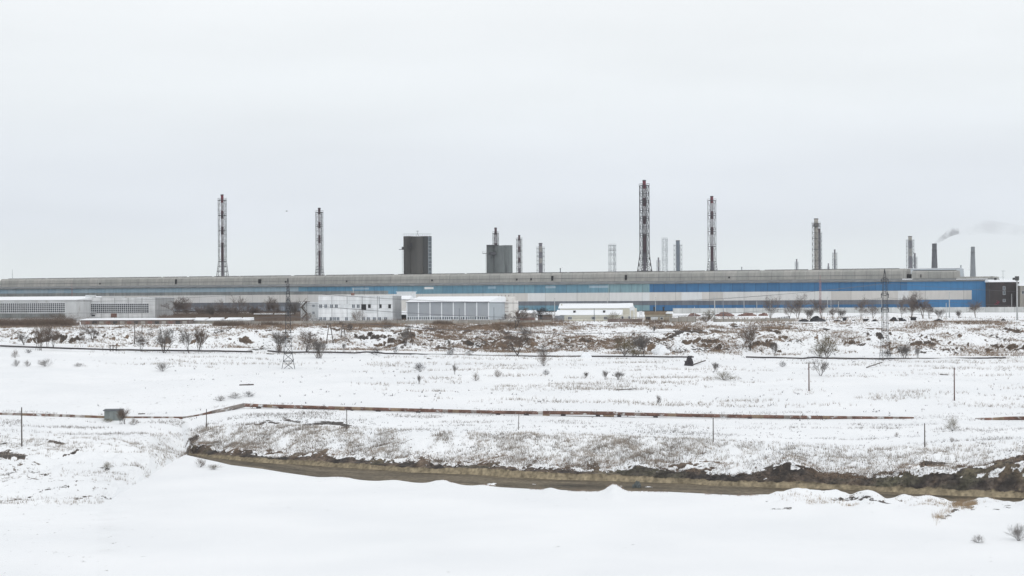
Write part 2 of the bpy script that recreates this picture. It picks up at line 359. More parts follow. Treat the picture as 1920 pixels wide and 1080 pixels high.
bare = np.maximum(bare, np.where((z2 > 0), 2, 0)); bare = np.maximum(bare, np.where(z3 > 0, np.where((rag2 * .8 + .7 * fbm(XG / 2.4, DG / .8, 3, 71) > .62 - .50 * sst(1560, 1750, PXG) * sst(5.35, 5.7, K) - .15 * sst(5.5, 5.9, K)) & (K > 5.3), .1, 2), 0))
# patches of snow lying on the shelf
sp_ = (fbm(XG / 2.6, DG / 1.3, 3, 27) > .56) & (z1 > 0) & (PXG > 780) & (PXG < 1300); bare = np.where(sp_, 0, bare)
# scars
scars = [([(880,613),(905,609),(935,615)],4.2,0),([(935,617),(948,625),(950,631),(965,635),(1002,637)],3.0,0),([(857,615),(880,618)],3,0),([(797,613),(812,618),(835,625)],2.6,0),
 ([(668,630),(686,632)],2.4,0),([(690,627),(700,632),(710,634)],2.2,0),([(712,632),(726,629),(740,624)],2.4,0),([(730,640),(745,638),(757,642)],2.6,0),([(600,613),(613,613)],1.5,0),
 ([(622,615),(633,619)],2,0),([(1088,636),(1106,640),(1122,642)],2.4,0),([(1122,640),(1140,637),(1168,638)],2.2,0),([(1228,638),(1245,636),(1259,632)],2.8,0),
 ([(1262,628),(1276,619),(1310,619)],4.2,1),([(1200,639),(1220,641)],2,0),([(1315,638),(1340,641)],2.2,0),([(1412,648),(1428,642),(1444,647)],3.4,0),
 ([(1442,620),(1462,623)],2,0),([(1582,641),(1600,643),(1622,647)],1.8,0),([(1708,645),(1728,644),(1742,641),(1755,647)],2.0,0),([(1863,648),(1885,652),(1925,653)],2.8,0),
 ([(1885,617),(1912,621)],2,0),([(1770,655),(1790,655)],1.2,0),([(1060,636),(1070,640)],2,0),([(905,640),(890,655),(880,665)],5,2),([(840,635),(845,655)],4,2),
 ([(1240,655),(1290,655),(1340,655)],3.5,2),([(1160,655),(1190,648)],4,2),([(400,622),(430,615)],3,2),([(470,655),(500,652)],3,2),([(585,628),(600,625)],3,2),
 ([(720,650),(750,652)],3,2),([(1040,650),(1110,650)],3,2),([(1000,655),(1020,650)],3,2),([(1470,640),(1500,640)],2,2),([(1860,630),(1890,640)],3,2),
 ([(482,796),(500,789),(519,795)],2.6,0),([(455,797),(472,794)],1.8,2),([(533,785),(548,790),(560,792)],1.8,0),([(560,795),(590,796)],2.6,2),([(592,795),(615,792),(638,793),(648,800)],3.4,1),
 ([(0,853),(20,853),(42,855)],3,0),([(0,857),(44,858)],2.0,3),([(118,854),(135,851),(143,844)],2.6,0),([(0,832),(16,829)],2,2),([(0,891),(38,882),(70,886),(104,897)],1.3,2),([(0,939),(45,936),(80,919),(140,906)],1.3,2),([(140,936),(168,928),(205,936)],1.3,2),([(190,876),(205,882)],2,2),([(1440,955),(1480,952)],1.5,2),([(1720,905),(1735,903)],1,2),([(1560,938),(1600,934),(1640,938),(1665,946)],2.4,2),([(1860,955),(1890,950)],2,2),([(88,826),(100,829),(115,832)],1.6,0),
 ([(352,850),(357,832),(365,818)],3.2,0),([(1435,939),(1452,936)],1.6,2),([(1760,978),(1790,955),(1822,951)],2.6,2),([(1600,935),(1630,929)],2.2,2),
 ([(1430,878),(1455,876),(1478,869),(1505,876),(1528,888)],3.5,1),([(1670,890),(1720,884),(1735,868),(1765,868)],4.0,0),([(1800,884),(1850,880),(1880,868),(1920,865)],7,1),([(1700,900),(1800,900),(1920,905)],6,0)]
cols = [dark, np.array((.095, .078, .048)), np.array((.20, .145, .10)), tan * .8]
for pts, th, ci in scars:
    xs = [p[0] for p in pts]; c0 = np.searchsorted(PX, min(xs) - 30); c1 = np.searchsorted(PX, max(xs) + 30)
    ys = [p[1] for p in pts]; sub = (slice(None), slice(c0, c1))
    px_, py_, rg, rg2 = PXG[sub], PYG[sub], rag[sub], rag2[sub]
    best = np.full(px_.shape, 1e9)
    for (x0, y0), (x1, y1) in zip(pts[:-1], pts[1:]):
        dx, dy = x1 - x0, y1 - y0; l2 = dx * dx + dy * dy + 1e-6
        t = np.clip(((px_ - x0) * dx + (py_ - y0) * dy) / l2, 0, 1)
        best = np.minimum(best, np.hypot((px_ - x0 - t * dx) * .7, py_ - y0 - t * dy))
    k_ = best - th * (.85 + 2.0 * rg) - rg2 * 3.0
    b_ = bare[sub]; sel = (k_ < 0)
    v = 2.0 if ci != 2 else .62
    bare[sub] = np.where(sel, np.maximum(b_, v), b_)
    tmp = CT[sub]; tmp[sel & (b_ < v)] = cols[ci]; CT[sub] = tmp
    if ci < 2 and min(ys) > 600 and max(ys) < 700: ZG[sub] = ZG[sub] - .35 * sst(1.5, -2, k_)
# steep downhill faces lose their snow
dzd = np.zeros(DG.shape); dzd[1:-1] = (ZG[2:] - ZG[:-2]) / np.maximum(DG[2:] - DG[:-2], .05)
bl = band(11.0, 11.1, 11.95, 12.0)
pit = fbm(XG / 2.4, DG / 3.2, 4, 81)
patch = fbm(XG / 22, DG / 12, 3, 30)
xw = .55 * np.exp(-((PXG - 880) / 130) ** 2) + .35 * np.exp(-((PXG - 1260) / 150) ** 2) + .1 * np.exp(-((PXG - 650) / 120) ** 2)
st = sst(.78 - .32 * patch - .5 * xw, 1.25 - .4 * xw, dzd) * bl
sb = ((st > .42) | ((pit > .50 - .34 * xw - .22 * patch) & (bl > .5))) & (bare < .3); st = np.where(pit > .5 - .34 * xw - .22 * patch, np.maximum(st, .8 * bl), st)
brn = (np.clip(fbm(XG / 7, DG / 5, 3, 31) + .25, 0, 1))[..., None]
CT = np.where(sb[..., None], dark * (1 - brn) * 1.2 + np.array((.20, .14, .095)) * brn, CT)
bare = np.where(sb, .5 + st * .6, bare)
CT = np.where((bare < .3)[..., None], np.array((.17, .135, .11)), CT)
# sparse flecks by zone
sf = band(6.0, 6.1, 6.95, 7.05) * chan * (.17 + .16 * fbm(XG / 5, DG / 5, 3, 36) - .12 * sst(1150, 1450, PXG)) \
   + left * band(1.5, 3, 7, 7.6) * (.20 + .22 * fbm(XG / 9, DG / 5, 3, 37)) \
   + band(7, 7.1, 8, 8.2) * (.10 + .22 * fbm(XG / 16, DG / 8, 3, 38)) + band(8, 8.2, 9.9, 10) * (.06 + .25 * fbm(XG / 30, DG / 10, 4, 39)) \
   + bl * (.30 + .25 * patch + .22 * xw) + rs * (.24 + .25 * fbm(XG / 5, DG / 3, 3, 40)) + rl * .12
bare = np.maximum(bare, np.clip(sf, 0, .6))
bare = np.where((K > 10) & (K < 11) & (bare < .6), .12 + .2 * patch, bare)
yd = (K > 12.2) & (PXG < 600); bare = np.where((K > 12.0), np.where(yd, .75 + .3 * patch, .10 + .25 * np.clip(patch, -1, 1)), bare)
co = np.empty((NR, NC, 3), np.float32); co[..., 0] = XG; co[..., 1] = DG; co[..., 2] = ZG
me = bpy.data.meshes.new('snow_ground'); me.vertices.add(NR * NC); me.vertices.foreach_set('co', co.ravel())
ii = np.arange(NR - 1)[:, None] * NC + np.arange(NC - 1)[None, :]
q = np.stack([ii, ii + 1, ii + NC + 1, ii + NC], -1).reshape(-1, 4).astype(np.int32)
me.loops.add(q.size); me.loops.foreach_set('vertex_index', q.ravel()); me.polygons.add(len(q))
me.polygons.foreach_set('loop_start', np.arange(0, q.size, 4, dtype=np.int32)); me.polygons.foreach_set('loop_total', np.full(len(q), 4, np.int32))
me.polygons.foreach_set('use_smooth', np.ones(len(q), bool)); me.update()
at_ = me.attributes.new('ground_colour', 'FLOAT_COLOR', 'POINT'); ca = np.ones((NR, NC, 4), np.float32); ca[..., :3] = np.clip(CT, 0, 1); ca[..., 3] = 1
at_.data.foreach_set('color', ca.ravel())
ab = me.attributes.new('bare', 'FLOAT', 'POINT'); ab.data.foreach_set('value', np.clip(bare, 0, 2).astype(np.float32).ravel())
g_ob = bpy.data.objects.new('snow_ground', me); col.objects.link(g_ob)
tag(g_ob, 'snow covered ground stepping up from the flat foreground to the factory plateau', 'ground', kind='structure')
m = bpy.data.materials.new('snow_over_soil'); m.use_nodes = True; t = m.node_tree; b = t.nodes['Principled BSDF']; me.materials.append(m)
b.inputs['Roughness'].default_value = .75; b.inputs['Specular IOR Level'].default_value = .2
def nn(k, **kw):
    x = t.nodes.new(k)
    for a, v in kw.items(): setattr(x, a, v)
    return x
A1 = nn('ShaderNodeAttribute', attribute_name='bare'); A2 = nn('ShaderNodeAttribute', attribute_name='ground_colour'); cc_ = nn('ShaderNodeTexCoord')
n1 = nn('ShaderNodeTexNoise'); n1.inputs['Scale'].default_value = 1.1; n1.inputs['Detail'].default_value = 7; n1.inputs['Roughness'].default_value = .72
t.links.new(cc_.outputs['Object'], n1.inputs[0])
r1 = nn('ShaderNodeMapRange', clamp=False); r1.inputs[1].default_value = .32; r1.inputs[2].default_value = .66; t.links.new(n1.outputs[0], r1.inputs[0])
s1 = nn('ShaderNodeMath', operation='SUBTRACT'); t.links.new(A1.outputs['Fac'], s1.inputs[0]); t.links.new(r1.outputs[0], s1.inputs[1])
s2 = nn('ShaderNodeMapRange'); s2.inputs[1].default_value = -.02; s2.inputs[2].default_value = .10; t.links.new(s1.outputs[0], s2.inputs[0])
n3 = nn('ShaderNodeTexNoise'); n3.inputs['Scale'].default_value = 2.2; n3.inputs['Detail'].default_value = 6; t.links.new(cc_.outputs['Object'], n3.inputs[0])
r3 = nn('ShaderNodeMapRange'); r3.inputs[1].default_value = .3; r3.inputs[2].default_value = .7; r3.inputs[3].default_value = .65; r3.inputs[4].default_value = 1.45; t.links.new(n3.outputs[0], r3.inputs[0])
v3 = nn('ShaderNodeVectorMath', operation='SCALE'); t.links.new(A2.outputs['Color'], v3.inputs[0]); t.links.new(r3.outputs[0], v3.inputs['Scale'])
n4 = nn('ShaderNodeTexNoise'); n4.inputs['Scale'].default_value = .06; n4.inputs['Detail'].default_value = 5; t.links.new(cc_.outputs['Object'], n4.inputs[0])
r4 = nn('ShaderNodeValToRGB'); r4.color_ramp.elements[0].position = .35; r4.color_ramp.elements[0].color = (.815, .83, .84, 1); r4.color_ramp.elements[1].position = .65; r4.color_ramp.elements[1].color = (.87, .88, .885, 1)
t.links.new(n4.outputs[0], r4.inputs[0])
x5 = nn('ShaderNodeMix', data_type='RGBA'); t.links.new(s2.outputs[0], x5.inputs[0]); t.links.new(r4.outputs[0], x5.inputs[6]); t.links.new(v3.outputs[0], x5.inputs[7]); t.links.new(x5.outputs[2], b.inputs['Base Color'])
bm_ = nn('ShaderNodeBump'); bm_.inputs['Strength'].default_value = .35; bm_.inputs['Distance'].default_value = .12; t.links.new(n1.outputs[0], bm_.inputs['Height']); t.links.new(bm_.outputs[0], b.inputs['Normal'])

def gz(px, D):
    i = int(np.clip(np.searchsorted(PX, px), 1, NC - 1)); return float(np.interp(D, DG[:, i], ZG[:, i]))
def ground(px, py):
    """first visible ground point under this direction"""
    i = int(np.clip(np.searchsorted(PX, px), 1, NC - 1)); c = PYG[:, i]
    run = np.minimum.accumulate(c); j = int(np.argmax(run <= py)); j = max(j, 1)
    a, b_ = run[j - 1], run[j]; tt = 0 if a == b_ else np.clip((a - py) / (a - b_), 0, 1)
    D = float(DG[j - 1, i] + (DG[j, i] - DG[j - 1, i]) * tt); D = min(D, 2000)
    return Vector((W(px) * D, D, gz(px, D)))
PYG = PY - (CC * (ZG - H) / DG - W(PXG) * S) * F

# ------------------------------------------------------------------ generic builders
class Front:
    """a vertical front plane: anchor point at px, distance D, turned by ang"""
    def __init__(s, px, D, ang):
        s.o = (W(px) * D, D); s.e = (math.cos(ang), math.sin(ang)); s.a = ang
    def x(s, px):
        w = W(px); return (w * s.o[1] - s.o[0]) / (s.e[0] - w * s.e[1])
    def z(s, px, py):
        D = s.o[1] + s.x(px) * s.e[1]; return ZV(px, py, D)
    def root(s, name, label, cat, group=None, z=0.0): return empty(name, (s.o[0], s.o[1], z), label, cat, group, s.a)
def win(fr, parent, px0, px1, y0, y1, glass='glass_dark', nx=1, ny=1, frame=True, d=.06, fm='trimwhite', fw=.07):
    x0, x1 = fr.x(px0), fr.x(px1); pm = (px0 + px1) / 2; zt, zb = fr.z(pm, y0), fr.z(pm, y1)
    w_ = MB().box(x0, x1, -d, -.002, zb, zt).build('window', M[glass], parent)
    if frame:
        b = MB(); e = d + .05
        for k in range(nx + 1):
            xx = x0 + (x1 - x0) * k / nx; b.box(xx - fw / 2, xx + fw / 2, -e, -d - .001, zb, zt)
        for k in range(ny + 1):
            z_ = zb + (zt - zb) * k / ny; b.box(x0 + fw / 2 + .001, x1 - fw / 2 - .001, -e + .004, -d - .002, z_ - fw / 2, z_ + fw / 2)
        b.build('window_frame', M[fm], w_)
    return w_

# ------------------------------------------------------------------ the long potroom hall
HA = -math.atan2(.396, .918)
fh = Front(1855, 811, HA)
hall = fh.root('factory_hall', 'very long grey roofed industrial hall clad in blue and off white bands', 'building')
XL = fh.x(-150)
def hb(name, px0, px1, z0, z1, m_, proud=0.0, back=.5):
    a = XL if px0 is None else fh.x(px0)
    return MB().box(a, fh.x(px1), -proud, back, z0, z1).build(name, M[m_], hall)
MB().box(XL, -.02, .51, 30, 0, 14.2).build('wall_core', M['darkbase'], hall)
def lab(o, s): o['label'] = s; return o
edges = [(None, 330, 'paleblue', 'faded pale blue cladding'), (330, 560, 'paleblue', 'faded pale blue cladding'), (560, 745, 'midblue', 'mid blue cladding')]
for a, b_, m_, l_ in edges: lab(hb('upper_cladding', a, b_, 11.7, 14.2, m_, .02), l_)
hb('ribbon_glazing', None, 728, 9.9, 11.69, 'ribbongrey')
for a, b_, m_, l_ in ((745, 1140, 'teal', 'faded teal blue cladding'), (1140, 1218, 'tealgrey', 'greyish teal cladding'), (1218, 1701, 'blue', 'deep blue cladding'), (1701, 1855, 'blue2', 'lighter blue cladding')):
    lab(hb('upper_cladding', a, b_, 9.9, 14.2, m_, .02 if m_ != 'blue2' else .03), l_)
hb('upper_cladding', 728, 744.9, 9.9, 11.69, 'midblue', .01)
for a, b_ in ((796, 813), (1023, 1042), (1105, 1141), (915, 930), (660, 692)):
    MB().box(fh.x(a), fh.x(b_), -.05, -.021, 12.4, 13.6).build('cladding_patch', M['paleblue'] if a != 796 else M['whiteband'], hall)
hb('panel_band', None, 745, 5.5, 9.88, 'whiteband', .10)
for a, b_, m_ in ((745, 990, 'beigeband'), (990, 1045, 'whiteband'), (1045, 1110, 'whiteband'), (1110, 1218, 'whiteband'), (1218, 1278, 'beigeband'), (1278, 1316, 'whiteband'), (1316, 1356, 'beigeband'), (1356, 1558, 'whiteband'), (1558, 1684, 'beigeband'), (1684, 1704, 'whiteband'), (1704, 1822, 'beigeband')):
    hb('panel_band', a, b_ - .1, 5.5, 9.88, m_, .10)
hb('ribbon_glazing', None, 1500, 3.3, 5.48, 'ribbon', .0)
hb('ribbon_glazing', 1500, 1720, 3.3, 5.48, 'ribbon', .0)
hb('end_cladding', 1720, 1822, .5, 5.48, 'blue2', .01); hb('end_cladding', 1822, 1855, .5, 9.88, 'blue2', .02)
hb('lower_glazing', None, 700, .9, 3.28, 'lowglass', .0)
hb('lower_cladding', 700, 1140, .5, 3.28, 'teal', .02); hb('lower_cladding', 1140, 1218, .5, 3.28, 'tealgrey', .02)
hb('lower_cladding', 1218, 1720, .5, 3.28, 'blue', .02)
hb('plinth', None, 1855, 0, .48, 'darkbase', .05); hb('plinth', None, 700, .49, .88, 'darkbase', .04)
MB().prism([(-.7, 14.22), (-.7, 14.85), (8.2, 15.9), (22, 15.9), (30.5, 14.9), (30.5, 14.22)], XL, 1.2).build('roof', M['fascia'], hall)
mo = MB().prism([(8, 15.85), (8.5, 19.6), (10, 20.75), (19, 20.75), (20.5, 19.6), (21, 15.85)], fh.x(-17), fh.x(1690) + 1.0).build('roof_monitor', M['roofgrey'], hall)
MB().prism([(8.1, 17.55), (8.15, 17.75), (8.28, 17.75), (8.3, 17.55)], fh.x(-16), fh.x(1686)).build('monitor_rail', M['fascia'], mo)
# dark ridge flashing in uneven lengths
rb = MB(); xx = fh.x(-5)
while xx < fh.x(1680):
    ln = rnd.uniform(14, 60); rb.prism([(9.9, 20.76), (9.9, 20.98), (10.2, 20.98), (10.2, 20.76)], xx, min(xx + ln, fh.x(1680))); xx += ln + rnd.uniform(.4, 3)
rb.build('ridge_flashing', M['steel_dark'], mo)
for a, w_, h_ in ((172, .8, 1.0), (315, 1.1, 2.6), (473, 1.8, 2.1), (522, .9, 1.0), (637, .8, .9), (798, .8, 1.0), (958, .8, 1.0), (985, .8, 1.1), (1025, 1.1, 2.2), (1164, 1.1, 2.2), (1359, .8, .9)):
    MB().box(fh.x(a) - w_ / 2, fh.x(a) + w_ / 2, 7.9, 8.4, 16.2 + (0.6 if h_ < 2 else .3), 16.8 + h_).build('louvre_opening', M['black'], mo)
m2 = MB().prism([(7.5, 15.85), (7.8, 18.9), (9.5, 19.6), (18, 19.6), (20, 15.85)], fh.x(1704), fh.x(1789)).build('roof_monitor', M['roofgrey'], hall)
MB().box(fh.x(1706), fh.x(1788), 9.3, 9.6, 19.58, 19.85).build('ridge_flashing', M['steel_dark'], m2)
MB().box(fh.x(1721), fh.x(1722.6), 7.2, 7.8, 16.3, 17.8).build('louvre_opening', M['black'], m2)
MB().box(fh.x(1692), fh.x(1703), 9, 19, 15.85, 18.0).build('link_block', M['black'], hall)
MB().box(fh.x(1790), 1.3, 5, 24, 15.5, 16.5).build('parapet', M['roofgrey'], hall)
for a, b_, c_, d_, e_ in ((1690, 1708, 2.5, 7.4, 15.75), (1792, 1850, 1.5, 4.5, 15.45)): MB().box(fh.x(a), fh.x(b_), c_, d_, e_ - .5, e_).build('roof_snow', M['white_snow'], hall)

# pale roofs of the shop behind the right end
fb = Front(1813, 1000, HA)
bk = fb.root('factory_hall', 'pale snow roofed hall showing behind the right end of the blue hall', 'building')
xb = fb.x(1640)
MB().prism([(0, 0), (0, 14.5), (3, 17.2), (8, 17.6), (30, 17.6), (34, 14), (34, 0)], xb, fb.x(1811)).build('wall', M['concrete_l'], bk)
MB().prism([(4, 17.4), (4, 21.2), (9, 23.6), (20, 23.6), (24, 17.4)], xb, fb.x(1797)).build('roof_monitor', M['hangar2'], bk)
MB().box(xb, fb.x(1797), 8.5, 21, 23.62, 23.9).build('roof_snow', M['white_snow'], bk)
MB().bar((fb.x(1796), 12, 23), (fb.x(1796), 12, 25.6), .5, .4, 8).build('vent_pipe', M['steel_pale'], bk)

# dark brown administrative block at the right end
fw_ = Front(1856, 800, math.radians(-6))
br = fw_.root('brick_building', 'dark brown brick block with snowy roof at the right end of the hall', 'building')
zt = fw_.z(1880, 529)
MB().box(.0, fw_.x(1911), 0, 22, 0, zt).build('wall', M['brownwall'], br)
rf = MB().prism([(-.4, zt + .01), (-.4, zt + .5), (8, zt + 1.3), (22.4, zt + .6), (22.4, zt + .01)], -.3, fw_.x(1912)).build('roof', M['white_snow'], br)
for a in (1871, 1906, 1911): MB().box(fw_.x(a) - .5, fw_.x(a) + .5, 6, 7, zt + .9, zt + 2.1).build('roof_vent', M['black'], rf)
for y in (537, 545.5, 561): win(fw_, br, 1880.5, 1885, y, y + (7 if y < 560 else 5), 'glass_mid', 1, 1, True)
g = MB()
for i in range(9):
    a = rnd.uniform(1864, 1873); y = rnd.uniform(564, 573); g.bar((fw_.x(a), -.03, fw_.z(a, y)), (fw_.x(a + rnd.uniform(1, 3)), -.03, fw_.z(a, y + rnd.uniform(-3, 3))), .25, .2, 4)
g.build('graffiti', M['graffiti'], br)
MB().box(fw_.x(1871.5), fw_.x(1875), -.05, -.01, fw_.z(1873, 578.5), fw_.z(1873, 576.5)).build('notice_board', M['trimwhite'], br)
an = MB(); zb_ = zt + 1.2; an.bar((fw_.x(1884.5), 5, zb_), (fw_.x(1884.5), 5, zb_ + 4.2), .09); an.bar((fw_.x(1881), 5, zb_ + 4.1), (fw_.x(1889), 5, zb_ + 4.1), .07); an.bar((fw_.x(1876), 5, zb_ + 1.2), (fw_.x(1888), 5, zb_ + 1.2), .05)
an.build('roof_aerial', M['steel_grey'], br)
fo = Front(1912, 792, math.radians(-6))
ob = fo.root('office_building', 'light grey panel building cut off by the right edge of the frame', 'building')
MB().box(fo.x(1912), fo.x(1975), 0, 14, 0, fo.z(1913, 536)).build('wall', M['concrete'], ob)
MB().prism([(-.3, fo.z(1913, 536)), (-.3, fo.z(1913, 533)), (14, fo.z(1913, 530)), (14, fo.z(1913, 536))], fo.x(1911), fo.x(1976)).build('roof', M['white_snow'], ob)
for k in range(3): win(fo, ob, 1916 + k * 7, 1920 + k * 7, 545, 551, 'glass_dark')

# ------------------------------------------------------------------ chimneys
def lattice(b, segs, r, nx=1):
    """segs: list of (z, halfwidth); square lattice with X bracing"""
    for (z0, w0), (z1, w1) in zip(segs[:-1], segs[1:]):
        c0 = [(-w0, -w0, z0), (w0, -w0, z0), (w0, w0, z0), (-w0, w0, z0)]; c1 = [(-w1, -w1, z1), (w1, -w1, z1), (w1, w1, z1), (-w1, w1, z1)]
        for i in range(4):
            j = (i + 1) % 4; b.bar(c0[i], c1[i], r, r, 4, 0, False)
            b.bar(c0[i], c1[j], r * .5, None, 3, 0, False); b.bar(c0[j], c1[i], r * .5, None, 3, 0, False); b.bar(c1[i], c1[j], r * .8, None, 3, 0, False)
def chimney(px, D, ytop, flue_px, tower_px, plats, flare, stripes, label, steel='steel_dark', mr_=.16, ang=.35, name='lattice_chimney', n_sub=2, group='lattice chimneys above the hall', base_m='flue_grey', flue2=None, horn=1.0):
    sc = D / F; zf = lambda y: ZV(px, y, D)
    root = empty(name, (W(px) * D, D, 0), label, 'chimney', group, ang)
    if flue_px:
        ms = []; b = MB(); n = 14; r = flue_px * sc / 2
        seq = list(stripes); last = seq[-1][0]
        lv = [0.0, zf(last)] if zf(last) > 0 else [0.0]
        def ring(z0, z1, mi):
            v = [(r * math.cos(2 * math.pi * i / n), r * math.sin(2 * math.pi * i / n), z) for z in (z0, z1) for i in range(n)]
            f = [(i, (i + 1) % n, n + (i + 1) % n, n + i) for i in range(n)]
            b.add(v, f, mi)
        mlist = []
        def mi_(k):
            if k not in mlist: mlist.append(k)
            return mlist.index(k)
        y = ytop
        for (y1, mname) in seq:
            z1 = zf(y); z0 = zf(y1); ring(z0, z1, mi_(mname)); y = y1
        ring(0, zf(y), mi_(base_m))
        b.add([(r * math.cos(2 * math.pi * i / n), r * math.sin(2 * math.pi * i / n), zf(ytop)) for i in range(n)], [tuple(range(n))], mi_('black'))
        b.build('flue', [M[k] for k in mlist], root)
        MB().bar((0, 0, zf(ytop) - .5), (0, 0, zf(ytop) + .15), r * 1.12, r * 1.12, 14).build('flue_rim', M['steel_dark'], root)
    if tower_px:
        hw = tower_px * sc / 2 / 1.28; b = MB(); lv = sorted([zf(y) for y in plats] , reverse=True)
        zfl = zf(flare[0]) if flare else 0
        segs = []
        tops = lv + ([zfl] if flare and (not lv or zfl < lv[-1] - 1) else [])
        zs = []
        for a, c in zip(tops[:-1], tops[1:]):
            for k in range(n_sub): zs.append(a + (c - a) * k / n_sub)
        zs.append(tops[-1]); segs = [(z, hw) for z in zs]
        if flare:
            yb, wb = flare[1], flare[2] * sc / 2 / 1.28; zb = zf(yb); slope = (wb - hw) / (zfl - zb)
            for k in (1, 2, 3): z = zfl + (zb - zfl) * k / 3; segs.append((z, hw + (wb - hw) * (k / 3) ** 1.2))
            z = zb
            while z > 0:
                z2 = max(0, z - 9); segs.append((z2, segs[-1][1] + (z - z2) * slope)); z = z2
        else:
            z = zs[-1]; st_ = max(5.0, (tops[0] - tops[-1]) / max(1, len(zs) - 1)) if len(zs) > 1 else 7
            while z > 0: z2 = max(0, z - st_); segs.append((z2, hw)); z = z2
        lattice(b, segs[::-1], mr_); b.build('support_tower', M[steel], root)
        for k, z in enumerate(lv):
            p = MB(); w_ = hw * (1.12 if k == 0 else 1.0)
            ri = flue_px * sc / 2 * 1.02 if flue_px else 0
            t_ = .28
            if ri:
                p.box(-w_, w_, -w_, -ri, z - t_, z); p.box(-w_, w_, ri, w_, z - t_, z); p.box(-w_, -ri, -ri + .001, ri - .001, z - t_ + .002, z - .002); p.box(ri, w_, -ri + .001, ri - .001, z - t_ + .002, z - .002)
            else: p.box(-w_, w_, -w_, w_, z - t_, z)
            for q in range(4):
                s1 = [(-w_, -w_), (w_, -w_), (w_, w_), (-w_, w_)][q]; s2 = [(-w_, -w_), (w_, -w_), (w_, w_), (-w_, w_)][(q + 1) % 4]
                p.bar((*s1, z + 1.1), (*s2, z + 1.1), mr_ * .4, None, 3); p.bar((*s1, z), (*s1, z + 1.1), mr_ * .4, None, 3)
            p.build('platform', M[steel], root)
        ld = MB(); ld.box(hw * .35 - .12, hw * .35 + .12, -hw * 1.02 - .1, -hw * 1.02, 0, tops[0]); ld.build('ladder', M[steel], root)
    return root
Rr, Wh, Dk, Gy = 'flue_red', 'flue_white', 'flue_dark', 'flue_grey'
chimney(417.5, 1130, 365, 5.2, 17, [375, 404, 432.5, 461, 490], (490, 518, 25), [(380, Rr), (395, Wh), (410, Dk), (425, Wh), (440, Dk), (455, Wh), (490, Dk)], 'tall red and white striped chimney in a splayed lattice tower, leftmost on the skyline', n_sub=1)
chimney(599.5, 1180, 390, 4.8, 14.5, [398, 424, 450, 476], (500, 516, 18), [(402, Dk), (416, Wh), (428, Dk), (441, Wh), (456, Dk), (470, Wh), (500, Dk)], 'slim striped lattice chimney second from the left, left of the dark silo', n_sub=1)
chimney(1209, 1080, 338, 6.2, 17, [348, 379, 410, 441, 474], (474, 508, 26), [(354, Rr), (371, Wh), (387, Dk), (405, Wh), (420, Dk), (439, Wh), (474, Dk)], 'tallest chimney of all, red topped and striped with dark splayed legs', mr_=.27, n_sub=2)
chimney(1335.5, 1180, 368, 5.6, 14.5, [376, 404, 434, 462], (490, 506, 18), [(381, Rr), (396, Wh), (411, Dk), (426, Wh), (440, Dk), (462, Wh), (490, Dk)], 'tall striped lattice chimney just right of the tallest one', mr_=.17, n_sub=1)
chimney(930, 1300, 427, 4.6, 11, [437, 459], None, [(440, Dk), (456, Wh), (462, Dk)], 'dark capped chimney rising behind the grey concrete silo', mr_=.16)
chimney(974, 1500, 441, 4.0, 10.5, [448, 472, 492], None, [(451, Dk), (462, Wh), (472, Dk), (483, Wh), (492, Dk), (503, Wh)], 'thin striped chimney immediately right of the grey silo', mr_=.17)
chimney(1014, 1500, 456, 6.4, 14, [465, 481, 496], None, [(462, Gy), (472, 'flue_beige'), (484, Gy), (494, 'flue_beige')], 'short thick grey chimney in an open lattice, right of the thin striped one', 'steel_grey', .16)
chimney(1148.5, 1500, 460, 0, 13, [460, 469, 478, 495], None, [], 'empty square lattice tower left of the tallest chimney', 'steel_grey', .17, name='lattice_tower', group=None, n_sub=1)
chimney(1247, 1700, 448, 0, 10, [448, 469, 489], None, [], 'narrow empty lattice tower right of the tallest chimney', 'steel_pale', .20, name='lattice_tower', group=None, n_sub=1)
chimney(1271.5, 1600, 451, 7.4, 14.5, [460, 478, 495], None, [(508, 'flue_blue')], 'smooth blue grey chimney in a sparse lattice beside the narrow empty tower', 'steel_grey', .14, base_m='flue_blue')
chimney(1235, 2500, 483, 2.8, 7, [489, 498], None, [(492, Gy), (500, 'flue_beige')], 'tiny distant chimney between the tallest chimney and the narrow empty tower', 'steel_pale', .2)
chimney(1531, 1450, 410, 7.6, 14, [419, 425, 447, 468, 489], None, [(418, 'flue_beige'), (447, 'flue_beige'), (470, 'flue_beige')], 'tall beige chimney ringed by many platforms, left of the two masonry stacks', 'steel_dark', .17, base_m='flue_beige', n_sub=2)
chimney(1537, 1500, 429, 4.0, 8, [437, 452, 468, 484], None, [(440, Dk), (452, Gy), (464, Dk)], 'slimmer dark chimney tucked against the right of the beige platformed one', 'steel_grey', .14)
chimney(1494, 2600, 486, 2.6, 6, [492, 498], None, [(493, Gy)], 'small distant chimney left of the beige platformed one', 'steel_pale', .2)
chimney(1553.5, 2800, 494, 2.4, 4, [500], None, [(499, Gy)], 'tiniest chimney tip showing over the roof right of the beige platformed one', 'steel_pale', .2)
chimney(1565.5, 2100, 468, 3.0, 8, [475, 487, 496], None, [(476, Gy), (486, 'flue_beige')], 'small thin lattice chimney standing alone right of the beige platformed one', 'steel_grey', .2)
chimney(1707, 1800, 443, 7.0, 13, [451, 462, 474, 489], None, [(451, 'flue_beige'), (466, 'flue_grey'), (480, 'flue_beige')], 'grey beige lattice chimney behind the right end of the long roof', 'steel_grey', .19)
chimney(1715.5, 2000, 475, 3.6, 8, [483, 493], None, [(482, Gy)], 'short thin chimney touching the right side of the grey beige one', 'steel_grey', .18)
